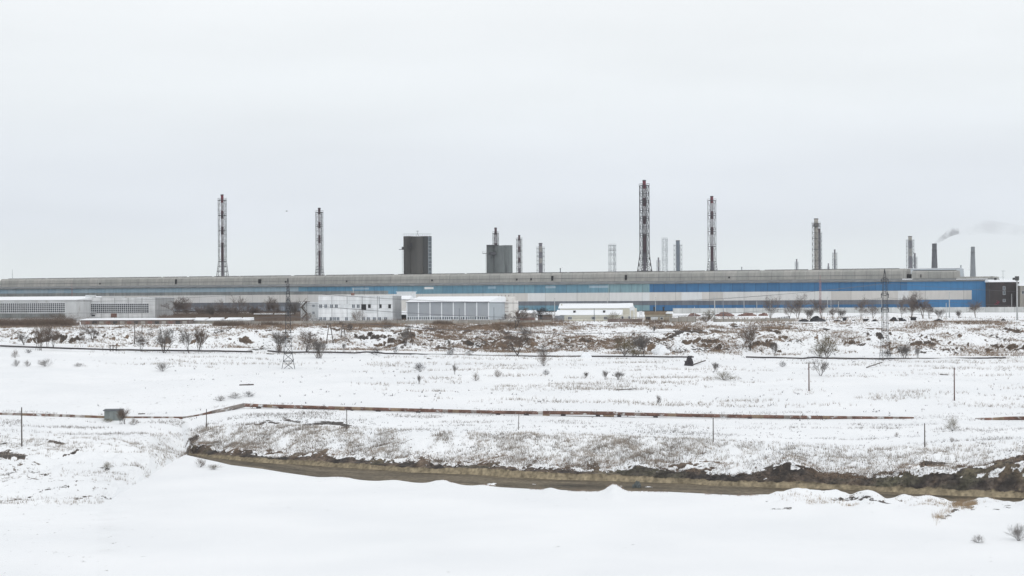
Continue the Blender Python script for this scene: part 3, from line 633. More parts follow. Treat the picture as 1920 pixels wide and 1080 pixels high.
def stack(px, D, yt, wt, wb, yb, m_, label):
    sc = D / F; zt_ = ZV(px, yt, D); zb_ = ZV(px, yb, D); sl = (wb - wt) * sc / 2 / (zt_ - zb_); r1 = wt * sc / 2; r0 = r1 + sl * zt_
    o = empty('brick_chimney', (W(px) * D, D, 0), label, 'chimney', 'masonry smoke stacks')
    b = MB(); b.bar((0, 0, 0), (0, 0, zt_), r0, r1, 24); b.build('shaft', M[m_], o, True)
    MB().bar((0, 0, zt_ - 4), (0, 0, zt_ + .3), r1 * 1.07, r1 * 1.07, 24).build('crown_rim', M[m_], o)
    MB().bar((0, 0, zt_ - 7.5), (0, 0, zt_ - 7.1), r1 * 1.25, r1 * 1.25, 24).build('gallery', M['steel_dark'], o)
    return o
stack(1752.5, 1900, 457, 8.2, 11, 499, 'masonry_dark', 'dark tapering masonry stack trailing grey smoke')
stack(1824.5, 2300, 463, 7.0, 10.5, 516, 'masonry_grey', 'paler grey tapering masonry stack, rightmost on the skyline')
for px_, D_, y_, w_, l_ in ((1051, 1300, 503, 2.0, 'tiny smoking pipe poking over the hall roof right of the silos'), (1391, 1300, 501, 1.6, 'little vent stub on the skyline right of the striped chimneys')):
    o = empty('roof_stack', (W(px_) * D_, D_, 0), l_, 'chimney')
    z_ = ZV(px_, y_, D_); MB().bar((0, 0, 0), (0, 0, z_), w_ * D_ / F / 2, None, 10).build('pipe', M['steel_grey'], o)
    MB().bar((0, 0, z_ - .3), (0, 0, z_ + .1), w_ * D_ / F / 1.6, None, 10).build('rim', M['steel_dark'], o)

# ------------------------------------------------------------------ silos
def silo(px0, px1, yt, D, m_, label, rows, extras):
    sc = D / F; w = (px1 - px0) * sc; r = w / (2 * rows) * 1.06; pc = (px0 + px1) / 2
    o = empty('concrete_silo', (W(pc) * D, D, 0), label, 'silo', 'silos behind the hall'); zt_ = ZV(pc, yt, D)
    pts = []
    for k, (cx, cy, rr, mm) in enumerate(extras['cyl']):
        b = MB(); n = 28
        b.bar((cx * w, cy * w, 0), (cx * w, cy * w, zt_ - (k % 2) * .25), rr * w, None, n); c_ = b.build('silo_cell', M[mm], o); 
    return o, w, zt_
so, sw, sz = silo(757, 810, 443, 1200, 'silo_dark', 'tall dark stained concrete silo with rooftop railings, left of the pair', 2,
    {'cyl': [(-.32, .0, .18, 'silo_mid'), (-.02, -.10, .22, 'silo_mid'), (.27, .10, .225, 'silo_dark'), (0, .3, .3, 'silo_dark')]})
MB().box(sw * .39, sw * .495, -sw * .1, sw * .15, 0, sz - .5).build('stair_tower', M['glass_mid'], so)
b = MB(); z = 3
while z < sz - 2: b.box(sw * .385, sw * .50, -sw * .13, -sw * .1 - .01, z, z + .5); z += 2.6
b.bar((sw * .385, -sw * .13, 0), (sw * .385, -sw * .13, sz), .2); b.bar((sw * .50, -sw * .13, 0), (sw * .50, -sw * .13, sz), .2); b.build('stair_landings', M['steel_pale'], so)
b = MB(); n = 16
for k in range(n):
    x0 = -sw * .5 + sw * k / n; b.bar((x0, -sw * .2, sz), (x0, -sw * .2, sz + 1.6), .06, None, 3)
b.bar((-sw * .5, -sw * .2, sz + 1.6), (sw * .5, -sw * .2, sz + 1.6), .07, None, 3); b.bar((-sw * .5, -sw * .2, sz + .8), (sw * .5, -sw * .2, sz + .8), .05, None, 3); b.build('railing', M['steel_grey'], so)
b = MB(); b.bar((-.9, 0, sz), (0, 0, sz + 2.6), .12); b.bar((.9, 0, sz), (0, 0, sz + 2.6), .12); b.bar((0, 0, sz + 2.4), (0, 0, sz + 3.6), .12); b.box(-.9, .9, -.9, .9, sz + 3.5, sz + 3.75); b.build('roof_mast', M['steel_grey'], so)
b = MB(); zz_ = sz - 9; b.box(-sw * .66, -sw * .49, -1.2, 1.2, zz_ - .4, zz_); b.box(-sw * .56, -sw * .49, -1, 1, zz_, zz_ + 1.6); b.bar((-sw * .545, 0, 0), (-sw * .545, 0, zz_), .12); b.build('side_platform', M['steel_dark'], so)
b = MB(); zz_ = sz - 8; b.box(-sw * .36, -sw * .18, -sw * .36, -sw * .22, zz_, zz_ + .5); b.box(-sw * .26, -sw * .17, -sw * .345, -sw * .26, zz_ + .51, zz_ + 3.3); b.build('hoist_housing', M['black'], so)
so, sw, sz = silo(912.5, 961.5, 460, 1250, 'silo_grey', 'lower grey concrete silo streaked vertically, in front of a dark chimney', 2,
    {'cyl': [(-.30, .05, .20, 'silo_grey'), (.0, -.08, .22, 'silo_grey'), (.29, .03, .21, 'silo_grey'), (0, .3, .3, 'silo_grey')]})
MB().box(-sw * .49, -sw * .02, -sw * .28, sw * .2, sz - .3, sz + .25).build('roof_slab', M['steel_dark'], so)
b = MB(); zz_ = sz - 5.6; b.box(-sw * .65, -sw * .49, -1, 1, zz_ - .4, zz_); b.bar((-sw * .65, -1, zz_), (-sw * .65, -1, zz_ + 1.3), .08); b.bar((-sw * .65, -1, zz_ + 1.3), (-sw * .49, -1, zz_ + 1.3), .08); b.bar((-sw * .52, 0, 0), (-sw * .52, 0, zz_), .12); b.build('side_platform', M['steel_dark'], so)
MB().box(-sw * .38, -sw * .14, -sw * .36, -sw * .2, zz_ - 1.6, zz_ + .6).build('hoist_housing', M['steel_dark'], so)

# ------------------------------------------------------------------ plateau buildings
def simple(px0, px1, D, ang, yt, depth, wallm, name, label, cat='building', group=None, z0=0.0, roof='flat', rh=.25, roofm='white_snow', over=.3, anchor=None):
    fr = Front(px1 if anchor is None else anchor, D, ang); r = fr.root(name, label, cat, group)
    zt_ = fr.z(px1, yt); x0, x1 = fr.x(px0), fr.x(px1)
    MB().box(x0, x1, 0, depth, z0, zt_).build('wall', M[wallm], r)
    if roof == 'flat': MB().box(x0 - over, x1 + over, -over, depth + over, zt_ + .003, zt_ + rh).build('roof', M[roofm], r)
    elif roof == 'gable': MB().prism([(-over, zt_ + .003), (-over, zt_ + .15), (depth / 2, zt_ + rh), (depth + over, zt_ + .15), (depth + over, zt_ + .003)], x0 - over, x1 + over).build('roof', M[roofm], r)
    elif roof == 'shed': MB().prism([(-over, zt_ + .003), (-over, zt_ + .12), (depth + over, zt_ + rh), (depth + over, zt_ + .003)], x0 - over, x1 + over).build('roof', M[roofm], r)
    return fr, r, x0, x1, zt_
A8 = math.radians(-8)
# far left workshop
fr, r, x0, x1, zt = simple(-60, 143, 590, A8, 562.5, 22, 'white_wall', 'workshop', 'white workshop with a long gridded window wall at the left frame edge', roof='shed', rh=1.3)
win(fr, r, -58, 122, 568.5, 586, 'glass_dark', 46, 5, True, .08, fw=.13)
MB().box(fr.x(-58), fr.x(122), -.15, -.01, fr.z(60, 596), fr.z(60, 588)).build('louvre_panel', M['ribbongrey'], r)
MB().box(fr.x(104), fr.x(123), -2.5, -.2, 0, fr.z(110, 595)).build('lean_to', M['white_wall'], r)
# workshop 2
fr, r, x0, x1, zt = simple(143, 291, 600, A8, 558, 20, 'white_panel', 'workshop', 'white panelled workshop with one long strip of small panes and a stepped parapet', roof='none')
q = MB(); 
for a, b_, h_ in ((160, 178, 1.0), (178, 206, .25), (207, 231, .5), (232, 255, .15), (280, 291, .2)): q.box(fr.x(a), fr.x(b_), .05, 1.2, zt + .003, zt + h_)
q.build('parapet', M['white_wall'], r)
MB().box(x0, x1, 1.25, 20, zt + .003, zt + .15).build('roof', M['white_snow'], r)
win(fr, r, 156, 279, 569.5, 587, 'glass_dark', 34, 5, True, .08, fw=.12)
MB().box(fr.x(208), fr.x(219), -.1, -.01, fr.z(213, 595), fr.z(213, 587.5)).build('rusty_gate', M['brick'], r)
MB().box(fr.x(155), fr.x(181), -1.2, -.01, fr.z(170, 586.8), fr.z(170, 585.8)).build('canopy', M['white_snow'], r)
for a in (147, 172): win(fr, r, a, a + 6, 590.5, 593, 'glass_dark', 1, 1, False)
# long low garages
fr, r, x0, x1, zt = simple(151, 354, 500, math.radians(-3), 599.5, 7, 'garage', 'garage_row', 'long low row of brown garages with one snowy roof below the workshops', roof='shed', rh=.45)
q = 0
for a in range(160, 345, 13):
    MB().box(fr.x(a), fr.x(a + 8), -.05, -.003, .05, zt - .35).build('garage_door', M[('brick', 'darkbase', 'concrete')[q % 3]], r); q += 1
fr, r, x0, x1, zt = simple(358, 470, 505, math.radians(-3), 600.5, 6, 'concrete', 'garage_row', 'shorter grey garage row broken by snowy roofs, right of the long one', roof='none')
for a, b_ in ((358, 384), (387, 414), (420, 447), (448, 470)): MB().prism([(-.3, zt + .003), (-.3, zt + .15), (6.2, zt + .8), (6.2, zt + .003)], fr.x(a), fr.x(b_) - .3).build('roof', M['white_snow'], r)
for a, l_ in ((476, 'open canopy with flat snowy roof and thin posts, left of the two'), (515, 'open canopy with flat snowy roof next to the lattice pylon')):
    fr = Front(a + 31, 600, math.radians(-3)); r = fr.root('canopy', l_, 'canopy', 'canopies before the hall')
    zz_ = fr.z(a + 15, 589.5); MB().box(fr.x(a), 0, 0, 4, zz_ - .25, zz_).build('roof_deck', M['darkbase'], r); MB().box(fr.x(a) - .1, .1, -.1, 4.1, zz_ + .003, zz_ + .35).build('roof_snow', M['white_snow'], r)
    for k in (0.3, .5, .7, .97):
        for y_ in (.3, 3.7): MB().bar((fr.x(a) * k, y_, 0), (fr.x(a) * k, y_, zz_ - .26), .1).build('post', M['darkbase'], r)
# white office with small windows
fr, r, x0, x1, zt = simple(597, 736, 545, A8, 554.5, 14, 'white_panel', 'office_building', 'white two storey panel building with a row of small dark windows', roof='flat', rh=.12, over=.05)
for a, k in ((598.5, 0), (608, 0), (619, 0), (628, 0), (639, 2), (648, 2), (660, 0), (669, 0)): win(fr, r, a, a + 5.5, 570.5, 577.5, ('glass_mid', 0, 'glass_pale')[k], 2, 1)
for a, w_, y_ in ((677.5, 9, 581), (690, 5, 577.5), (711.5, 4, 577.5), (728, 5, 578)): win(fr, r, a, a + w_, 570.5, y_, 'black', 1, 1, False)
for a in (598.5, 606, 618, 624.5, 631, 647, 679, 688, 699, 709, 720): win(fr, r, a, a + 5.5, 594.5, 601, 'glass_mid', 2, 1)
MB().box(fr.x(654), fr.x(658), 3, 5, zt + .13, zt + 1.0).build('roof_vent', M['brick'], r)
MB().bar((fr.x(657), 4, zt + 1), (fr.x(657), 4, zt + 2.6), .12).build('roof_pipe', M['pole'], r)
MB().box(fr.x(711), fr.x(711.7), -.09, -.004, fr.z(711, 579), fr.z(711, 556)).build('drainpipe', M['steel_grey'], r)
fr, r, x0, x1, zt = simple(563, 597, 552, A8, 567.5, 12, 'white_wall', 'office_building', 'lower white annex with a dark outside stair, left of the two storey block', roof='flat', rh=.15)
for y_ in (571, 584): win(fr, r, 585.5, 590, y_, y_ + 5, 'glass_mid', 2, 1)
b = MB()
zs_ = [fr.z(570, y_) for y_ in (598, 588, 576, 565)]
for k in range(3):
    xa, xb2 = (fr.x(567), fr.x(577)) if k % 2 == 0 else (fr.x(577), fr.x(567)); b.bar((xa, -1.2, zs_[k]), (xb2, -1.2, zs_[k + 1]), .28, .28, 4); b.bar((xa, -1.8, zs_[k] + 1), (xb2, -1.8, zs_[k + 1] + 1), .08)
    b.box(min(xb2 - .8, xb2), max(xb2 + .8, xb2), -2, -.01, zs_[k + 1] - .15, zs_[k + 1])
for a in (566, 578): b.bar((fr.x(a), -1.9, 0), (fr.x(a), -1.9, zs_[3]), .1)
b.build('outside_stair', M['wood'], r)
# connector buildings and snowy roof between office and hangar
fr, r, x0, x1, zt = simple(741, 766, 575, A8, 562, 8, 'rust_wall', 'shed_building', 'stained low block with a mounded snowy roof between office and grey hangar', roof='gable', rh=1.4)
MB().box(fr.x(744), fr.x(762), -.1, -.005, 0, fr.z(752, 589.5)).build('gateway', M['black'], r)
MB().prism([(-1.5, fr.z(750, 590)), (-1.5, fr.z(750, 589)), (-.01, fr.z(750, 583)), (-.01, fr.z(750, 590))], fr.x(743), fr.x(764)).build('lean_to_roof', M['white_snow'], r)
fr, r, x0, x1, zt = simple(744, 774, 640, A8, 547.5, 6, 'white_wall', 'shed_building', 'small white rooftop block peeping above the snowy roof', roof='flat', rh=.15)
MB().bar((fr.x(764), -2, 0), (fr.x(764), -2, fr.z(764, 560)), .1).build('corner_pipe', M['steel_grey'], r)
# grey hangar, two faces
AHG = math.radians(-14)
fr = Front(916, 540, AHG); r = fr.root('hangar', 'grey sheet metal hangar with white mullions and a snowy roof', 'hangar')
zt = fr.z(916, 566.5); x0 = fr.x(763); DP_ = 26
MB().box(x0, 0, 0, DP_, 0, zt).build('wall', M['hangar'], r)
MB().box(.003, .06, .1, DP_, .0, zt).build('side_wall', M['hangar2'], r)
b = MB()
for k in range(8):
    xx = x0 + (0 - x0) * k / 7; b.box(xx - .16, xx + .16, -.14, -.003, fr.z(840, 600) , zt - .05)
b.box(x0 + .2, -.2, -.12, -.004, fr.z(840, 600.2), fr.z(840, 599)); b.box(x0 + .2, -.2, -.12, -.004, fr.z(840, 594), fr.z(840, 593.2))
b.build('mullions', M['trimwhite'], r)
for k in range(7):
    xa = x0 + (0 - x0) * k / 7 + .2; xb2 = x0 + (0 - x0) * (k + 1) / 7 - .2
    w_ = MB().box(xa, xb2, -.06, -.004, fr.z(840, 598.9), fr.z(840, 594.1)).build('window', M['glass_mid'], r)
    q = MB()
    for j in range(1, 5): xx = xa + (xb2 - xa) * j / 5; q.box(xx - .09, xx + .09, -.1, -.061, fr.z(840, 598.9), fr.z(840, 594.1))
    q.box(xa, xb2, -.1, -.061, fr.z(840, 594.1) + .003, fr.z(840, 593.9) + .12); q.build('window_frame', M['trimwhite'], w_)
MB().prism([(-.4, zt + .003), (-.4, zt + .25), (14, zt + 1.9), (DP_, zt + 1.6), (DP_, zt + .003)], x0 - .3, .4).build('roof', M['white_snow'], r)
MB().box(x0 - .3, .4, -.5, -.402, zt + .0, zt + .14).build('gutter', M['steel_dark'], r)
# white rusty octagonal block
fr = Front(950, 560, A8); r = fr.root('tower_block', 'tall rust stained white building with chamfered corners right of the hangar', 'building')
zt = fr.z(950, 556); xa, xb2 = fr.x(932), fr.x(968); c_ = 1.6
MB().prismz([(xa, c_), (xa + c_, 0), (xb2 - 2.6, 0), (xb2 - 1.2, 1), (xb2 - 1.0, 5), (xb2 - 2.6, 6.5), (xa + c_, 6.5), (xa, 5)], 0, zt).build('wall', M['rust_wall'], r)
MB().prismz([(xb2 - 1.1, 1.0), (xb2, 2), (xb2, 5), (xb2 - 1.1, 5.6)], 0, zt - 1.3).build('side_bay', M['rust_wall'], r)
q = MB()
for y_ in (563, 570, 577, 584): q.box(xa + c_, xb2 - 2.6, -.03, -.003, fr.z(950, y_) - .06, fr.z(950, y_) + .06)
q.build('panel_joint', M['brick'], r)
win(fr, r, 943, 949, 588, 598, 'glass_mid', 2, 2)
q = MB()
for a in (934, 940, 947, 953): q.bar((fr.x(a), 1, zt), (fr.x(a), 1, zt + .5), .12)
q.build('roof_stub', M['brick'], r)
# brick hut
fr, r, x0, x1, zt = simple(972, 1001, 530, A8, 587, 6, 'rust_wall', 'hut', 'small brick hut with a rounded snowy roof behind bare shrubs', 'hut', roof='gable', rh=.9)
win(fr, r, 985, 989, 590, 594, 'glass_mid')
MB().box(fr.x(976), fr.x(1003), -1.6, -.02, 0, 1.2).build('brick_annex', M['brick'], r)
fr, r, x0, x1, zt = simple(1008, 1032, 545, A8, 590, 5, 'garage', 'hut', 'dark low hut with snow on its roof half hidden by shrubs', 'hut', roof='shed', rh=.4)
MB().box(fr.x(1012), fr.x(1017), -.05, -.003, 0, 1.8).build('door', M['black'], r)
# yellow snow roofed houses
fr, r, x0, x1, zt = simple(1058, 1189, 520, A8, 590.5, 8, 'yellow', 'house', 'pale yellow one storey house under two tiers of snowy roof', 'house', roof='none')
MB().prism([(-.5, zt + .003), (-.5, zt + .15), (7, zt + 1.6), (7, zt + .003)], fr.x(1040), fr.x(1165)).build('lower_roof', M['white_snow'], r)
MB().prism([(7.1, 0), (7.1, zt + 2.0), (15, zt + 2.0), (15, 0)], fr.x(1045), fr.x(1188)).build('rear_wall', M['yellow'], r)
MB().prism([(6.8, zt + 2.003), (6.8, zt + 2.2), (11, zt + 3.6), (15.2, zt + 2.2), (15.2, zt + 2.003)], fr.x(1042), fr.x(1182)).build('upper_roof', M['white_snow'], r)
for a in (1065, 1109, 1132): win(fr, r, a, a + 7, 594, 599, 'glass_dark', 3, 1)
for a in (1165, 1178): win(fr, r, a, a + 4, 593, 600, 'glass_dark', 1, 1)
MB().box(fr.x(1046), fr.x(1048), 9, 9.6, zt + 2, fr.z(1047, 570)).build('chimney', M['yellow'], r)
for a in (1075, 1131): MB().prism([(2.5, zt + .6), (2.5, zt + 1.35), (4, zt + 1.4), (4, zt + .8)], fr.x(a - 2), fr.x(a + 2)).build('dormer', M['darkbase'], r)
MB().box(fr.x(1040), fr.x(1057.9), .3, 6, 0, zt - .2).build('garage_wing', M['hangar'], r)
q = MB(); q.box(fr.x(1181), fr.x(1190), -1.2, -.6, fr.z(1185, 582), fr.z(1185, 575)); 
for a in (1182, 1189): q.bar((fr.x(a), -.9, 0), (fr.x(a), -.9, fr.z(1185, 582)), .18)
q.build('portico', M['trimwhite'], r)
# beige flat roofed hut
fr, r, x0, x1, zt = simple(1209, 1247, 505, A8, 585.5, 7, 'beige', 'guard_house', 'beige brick box building with a brown cornice and two roof pipes', 'building', roof='none')
MB().box(x0 - .15, x1 + .15, -.15, 7.1, fr.z(1228, 590), zt + .2).build('cornice', M['beige_d'], r)
win(fr, r, 1211, 1219, 594, 600.5, 'black', 1, 1, False); win(fr, r, 1221, 1233, 594.5, 600.5, 'glass_pale', 2, 1); win(fr, r, 1238, 1243, 595, 599, 'glass_dark', 1, 1)
for a in (1225.5, 1243): MB().bar((fr.x(a), 3, zt + .2), (fr.x(a), 3, fr.z(a, 577)), .22, .22, 8).bar((fr.x(a), 3, fr.z(a, 578)), (fr.x(a), 3, fr.z(a, 575.5)), .32, .32, 8).build('roof_pipe', M['darkbase'], r)
MB().box(fr.x(1247.2), fr.x(1259), 1, 6, 0, fr.z(1250, 588.5)).build('annex', M['beige'], r); MB().box(fr.x(1247.2), fr.x(1260.5), .6, 6.3, fr.z(1250, 588.4), fr.z(1250, 585.5)).build('annex_roof', M['white_snow'], r)
o = empty('signboard', P(1201.5, 604, 500), 'small white board on two posts left of the beige box building', 'sign'); o.location.z = 0
MB().box(-.45, .45, -.05, .05, 2.0, 3.2).build('board', M['trimwhite'], o)
for s in (-.35, .35): MB().bar((s, .1, 0), (s, .1, 3.0), .05).build('post', M['steel_grey'], o)

# fences along the plateau edge
def fence(px0, px1, D0, D1, h, m_, name, label, post=3.0, rough=.0):
    a = Vector((W(px0) * D0, D0, 0)); b_ = Vector((W(px1) * D1, D1, 0)); d = b_ - a; Ln = d.length; ang = math.atan2(d.y, d.x)
    o = empty(name, a, label, 'fence', rz=ang); n = max(2, int(Ln / post)); q = MB(); pp = MB()
    for k in range(n):
        hh = h * (1 - rough * rnd.random()); x_ = Ln * k / n
        q.box(x_ + .12, x_ + Ln / n - .12, -.05, .05, -.3, hh)
        if n <= 100: MB().box(x_ - .11, x_ + .11, -.12, .12, -.3, h * 1.06).build('post', M[m_], o)
        else: pp.box(x_ - .11, x_ + .11, -.12, .12, -.3, h * 1.06)
    q.build('panel', M[m_], o)
    if n > 100: pp.build('post', M[m_], o)['kind'] = 'stuff'
    return o
fence(470, 760, 489, 488, .95, 'concrete', 'concrete_fence', 'weathered concrete fence in front of the white two storey block', rough=.1)
fence(760, 1035, 488, 488, .9, 'concrete', 'concrete_fence', 'stained brown grey fence below the grey hangar', rough=.15)
fence(1140, 1205, 498, 498, 1.1, 'garage', 'concrete_fence', 'low brown fence before the portico of the yellow house', rough=.2)
fence(1256, 1306, 487, 492, 1.6, 'concrete', 'concrete_fence', 'short leaning fence run right of the beige box building', rough=.2)
fence(1338, 1492, 492, 500, 1.0, 'concrete', 'concrete_fence', 'low broken fence along the plateau edge right of the round brown shrub', rough=.5)
fence(1262, 2000, 770, 735, 2.3, 'concrete_l', 'concrete_fence', 'long pale perimeter wall at the foot of the blue hall', 4.0)
fence(-60, 150, 500, 495, 1.0, 'garage', 'board_fence', 'dark board fence under the workshop at the left frame edge', rough=.3)

# ------------------------------------------------------------------ poles, masts, pylons
def pole(px, yt, yb, label, D=None, m_='wood', r=.1, name='wooden_pole', group=None, arm=False, lean=0.0, cat='pole'):
    g0 = ground(px, yb) if D is None else Vector((W(px) * D, D, 0 if D > 482 else gz(px, D)))
    zt_ = ZV(px, yt, g0.y); o = empty(name, g0, label, cat, group); h = zt_ - g0.z
    MB().bar((0, 0, -.3), (lean, 0, h), r, r * .75, 8).build('shaft', M[m_], o, True)
    if arm:
        q = MB(); q.bar((-.9, 0, h - .4), (.9, 0, h - .4), .06); 
        for s in (-.8, .8): q.bar((s, 0, h - .4), (s, 0, h - .1), .05)
        q.build('crossarm', M[m_], o)
    else:
        MB().bar((lean, 0, h), (lean, 0, h + .12), r * .85, r * .3, 8).build('cap', M['steel_dark'], o)
    return o
pole(39.5, 765, 837, 'thin dark pole in the lower left snow, nearest of the pipeline poles', r=.10, m_='wood', arm=False)
pole(386, 768, 803, 'short pole on the left nose of the clay bank', r=.08)
pole(649, 767, 805, 'thin pole right of the brown earth scar behind the bank', r=.07)
pole(970.5, 776, 806, 'thin pole below the pipeline in the middle of the picture', r=.06, lean=.1)
pole(1336, 785, 829, 'thin grey pole hanging below the pipeline right of centre', r=.08)
pole(1732.5, 795, 838, 'thin green grey pole below the buried gap of the pipeline', r=.08)
pole(1516, 681, 733, 'dark wooden pole left of the round leafless tree above the pipeline', r=.13, m_='wood_red')
pole(1788.5, 690, 751, 'reddish wooden pole standing alone in the right hand field', r=.12, m_='wood_red')
pole(252, 609, 645, 'leafless straight pole on the slope left of the young tree', r=.13)
pole(266, 612, 635, 'second thin pole directly beside the young tree on the left slope', r=.1)
LP = [(1229, 558, 600, 640, 'pale pole beside the roof pipes of the beige box building'), (1340, 556, 606, 500, 'tallest pale pole in front of the deep blue cladding'), (1356, 562, 600, 560, 'thin grey pole just right of the tallest pale one'),
      (1395, 563, 600, 640, 'faint thin pole midway along the deep blue cladding'), (1444, 555, 600, 560, 'pale pole in the crown of the left roadside tree'), (1551.5, 557, 598, 640, 'pale pole right of the red mast'),
      (1558, 562, 598, 700, 'short thin pole just right of the pale pole by the red mast'), (1572, 565, 600, 600, 'pale pole between red mast and right pylon'), (1653.5, 562, 598, 620, 'white pole touching the left side of the right pylon'), (1780, 547, 600, 560, 'double topped tall pole before the light blue cladding'),
      (1774, 568, 600, 540, 'shorter pale pole left of the double topped one'), (1897, 551, 583, 760, 'pale lamp pole before the brown brick block'), (1419, 565, 598, 700, 'thin pole left of the roadside tree'), (1302, 575, 604, 560, 'small thin pole near the short leaning fence'),
      (1040, 560, 604, 515, 'pole left of the snowy roofed yellow house'), (1139, 559, 590, 600, 'thin pole behind the yellow house roof'), (1114, 579, 603, 505, 'small thin pole in front of the yellow house'), (926, 577, 604, 512, 'thin pole at the right corner of the grey hangar'), (861, 579, 602, 512, 'thin faint pole in front of the grey hangar')]
for px_, yt_, yb_, D_, l_ in LP: pole(px_, yt_, yb_, l_, D=D_, m_='pole' if D_ != 512 and px_ not in (1356, 1114) else 'steel_grey', r=.17 if px_ in (1340, 1444, 1780, 1653.5) else .12, name='utility_pole', group='slim poles along the factory yard', arm=px_ in (1780, 1340))
pole(1907, 519, 601, 'stout tall pole with a dark box at its head near the right frame edge', D=495, m_='pole', r=.24, name='utility_pole')
o = bpy.data.objects['utility_pole.019'] if 'utility_pole.019' in bpy.data.objects else None
if o: MB().box(-.5, .5, -.4, .4, ZV(1907, 526, 495), ZV(1907, 518, 495)).build('transformer_box', M['darkbase'], o)
def aframe(px, yt, yb, wpx, label, single=False):
    g0 = ground(px, yb); D = g0.y; sc = D / F; h = (yb - yt) * sc; w = wpx * sc / 2
    o = empty('a_frame_pole', g0, label, 'pole', 'a frame timber supports on the slope', rz=.2)
    for s in (-1, 1): MB().bar((s * w, 0, -.3), (s * .12, 0, h), .14, .11, 6).build('leg', M['wood'], o)
    MB().bar((-w * .55, 0, h * .45), (w * .55, 0, h * .45), .08, None, 5).build('crosspiece', M['wood'], o)
    MB().bar((-1.0, -.1, h * .97), (1.0, -.1, h * .97), .09, None, 5).build('crossarm', M['wood'], o)
aframe(618, 606, 644, 14, 'timber a frame pole standing right of the left pylon')
aframe(643, 607, 634, 9, 'smaller timber a frame just right of the first one')
aframe(767, 611, 648, 14, 'dark timber a frame below the left corner of the grey hangar')
def mast(px, yt, yb, D, wpx, m_, label, r=.09):
    o = empty('lattice_mast', (W(px) * D, D, 0), label, 'mast', rz=.3); zt_ = ZV(px, yt, D); hw = wpx * D / F / 2 / 1.3; b = MB(); n = 12
    lattice(b, [(zt_ * k / n, hw) for k in range(n + 1)], r); b.build('frame', M[m_], o); MB().bar((0, 0, zt_), (0, 0, zt_ + 2.2), .1).build('tip', M[m_], o); return o
mast(1538, 526, 583, 720, 3.6, 'redmast', 'slim red lattice mast in front of the blue hall', .04)
mast(135, 541, 575, 760, 2.6, 'redmast', 'faint red lattice mast behind the left workshops', .04)
mast(23.5, 512, 540, 1060, 1.2, 'steel_grey', 'hair thin mast at the left end of the hall roof', .05)
def pylon(px, yt, yb, wb, wm, wt, arms, label, r=.085, flare=.14):
    g0 = ground(px, yb); D = g0.y; sc = D / F; h = (yb - yt) * sc
    o = empty('lattice_pylon', g0, label, 'pylon', 'steel lattice pylons', rz=.12)
    hb_, hm, ht = (w * sc / 2 / 1.12 for w in (wb, wm, wt)); b = MB(); segs = [(-.4, hb_ * 1.03)]
    n = 12
    for k in range(1, n + 1):
        t_ = k / n
        w_ = hb_ + (hm - hb_) * (t_ / .25) ** .8 if t_ <= .25 else (hm + (ht - hm) * (t_ - .25) / .6 if t_ <= .85 else ht + (.05 - ht) * (t_ - .85) / .15)
        segs.append((h * t_, w_))
    lattice(b, segs, r); b.build('frame', M['steel_dark'], o)
    ends = []
    for ya in arms:
        z_ = (yb - ya) * sc; ln = 2.6; q = MB()
        for s in (-1, 1):
            for e in (-1, 1): q.bar((e * ht, s * ht * .5, z_ - .5), (0, s * ln, z_), .05, None, 4); q.bar((e * ht, s * ht * .5, z_ + .7), (0, s * ln, z_), .045, None, 4)
            q.bar((-ht, s * 1.2, z_ + .1), (ht, s * 1.2, z_ + .1), .06); ends.append(Vector((0, s * ln, z_ - 1.0)))
        q.build('crossarm', M['steel_dark'], o)
        for s in (-1, 1): MB().bar((0, s * ln, z_), (0, s * ln, z_ - 1.0), .11, .09, 6).build('insulator', M['glass_dark'], o)
    mrot = Matrix.Rotation(.12, 4, 'Z')
    return o, [g0 + mrot @ e for e in ends]
pl, e1 = pylon(540, 522, 691, 27, 13, 7, (538, 560, 584), 'tall steel lattice pylon in the left half with splayed feet in the snow', .07)
pr, e2 = pylon(1659, 505, 676, 20, 12, 7, (524, 551, 578), 'narrow steel lattice pylon on the right before the blue hall', .042)
def wire(a, b_, sag, label, r=.03):
    q = MB(); n = 18; pts = []
    for k in range(n + 1):
        t_ = k / n; p = a.lerp(b_, t_); p.z -= sag * 4 * t_ * (1 - t_); pts.append(p)
    for p, p2 in zip(pts[:-1], pts[1:]): q.bar(p, p2, r, None, 3, 0, False)
    tag(q.build('power_line', M['wire']), label, 'power line', 'wires strung from the pylons')
ar = ('top', 'middle', 'bottom')
for k in range(6):
    sd_ = 'near' if k % 2 == 0 else 'far'
    wire(e1[k], e2[k], 3.6 + .2 * k, 'thin power line between both pylons at the %s end of the %s crossarms' % (sd_, ar[k // 2]))
for k in (0, 2, 4):
    wire(e2[k], e2[k] + Vector((130, 25, -1)), 2.5, 'thin power line leaving the right pylon rightwards from its %s crossarm' % ar[k // 2])
    wire(e1[k], e1[k] + Vector((-130, 25, 1)), 2.5, 'thin power line leaving the left pylon leftwards from its %s crossarm' % ar[k // 2])

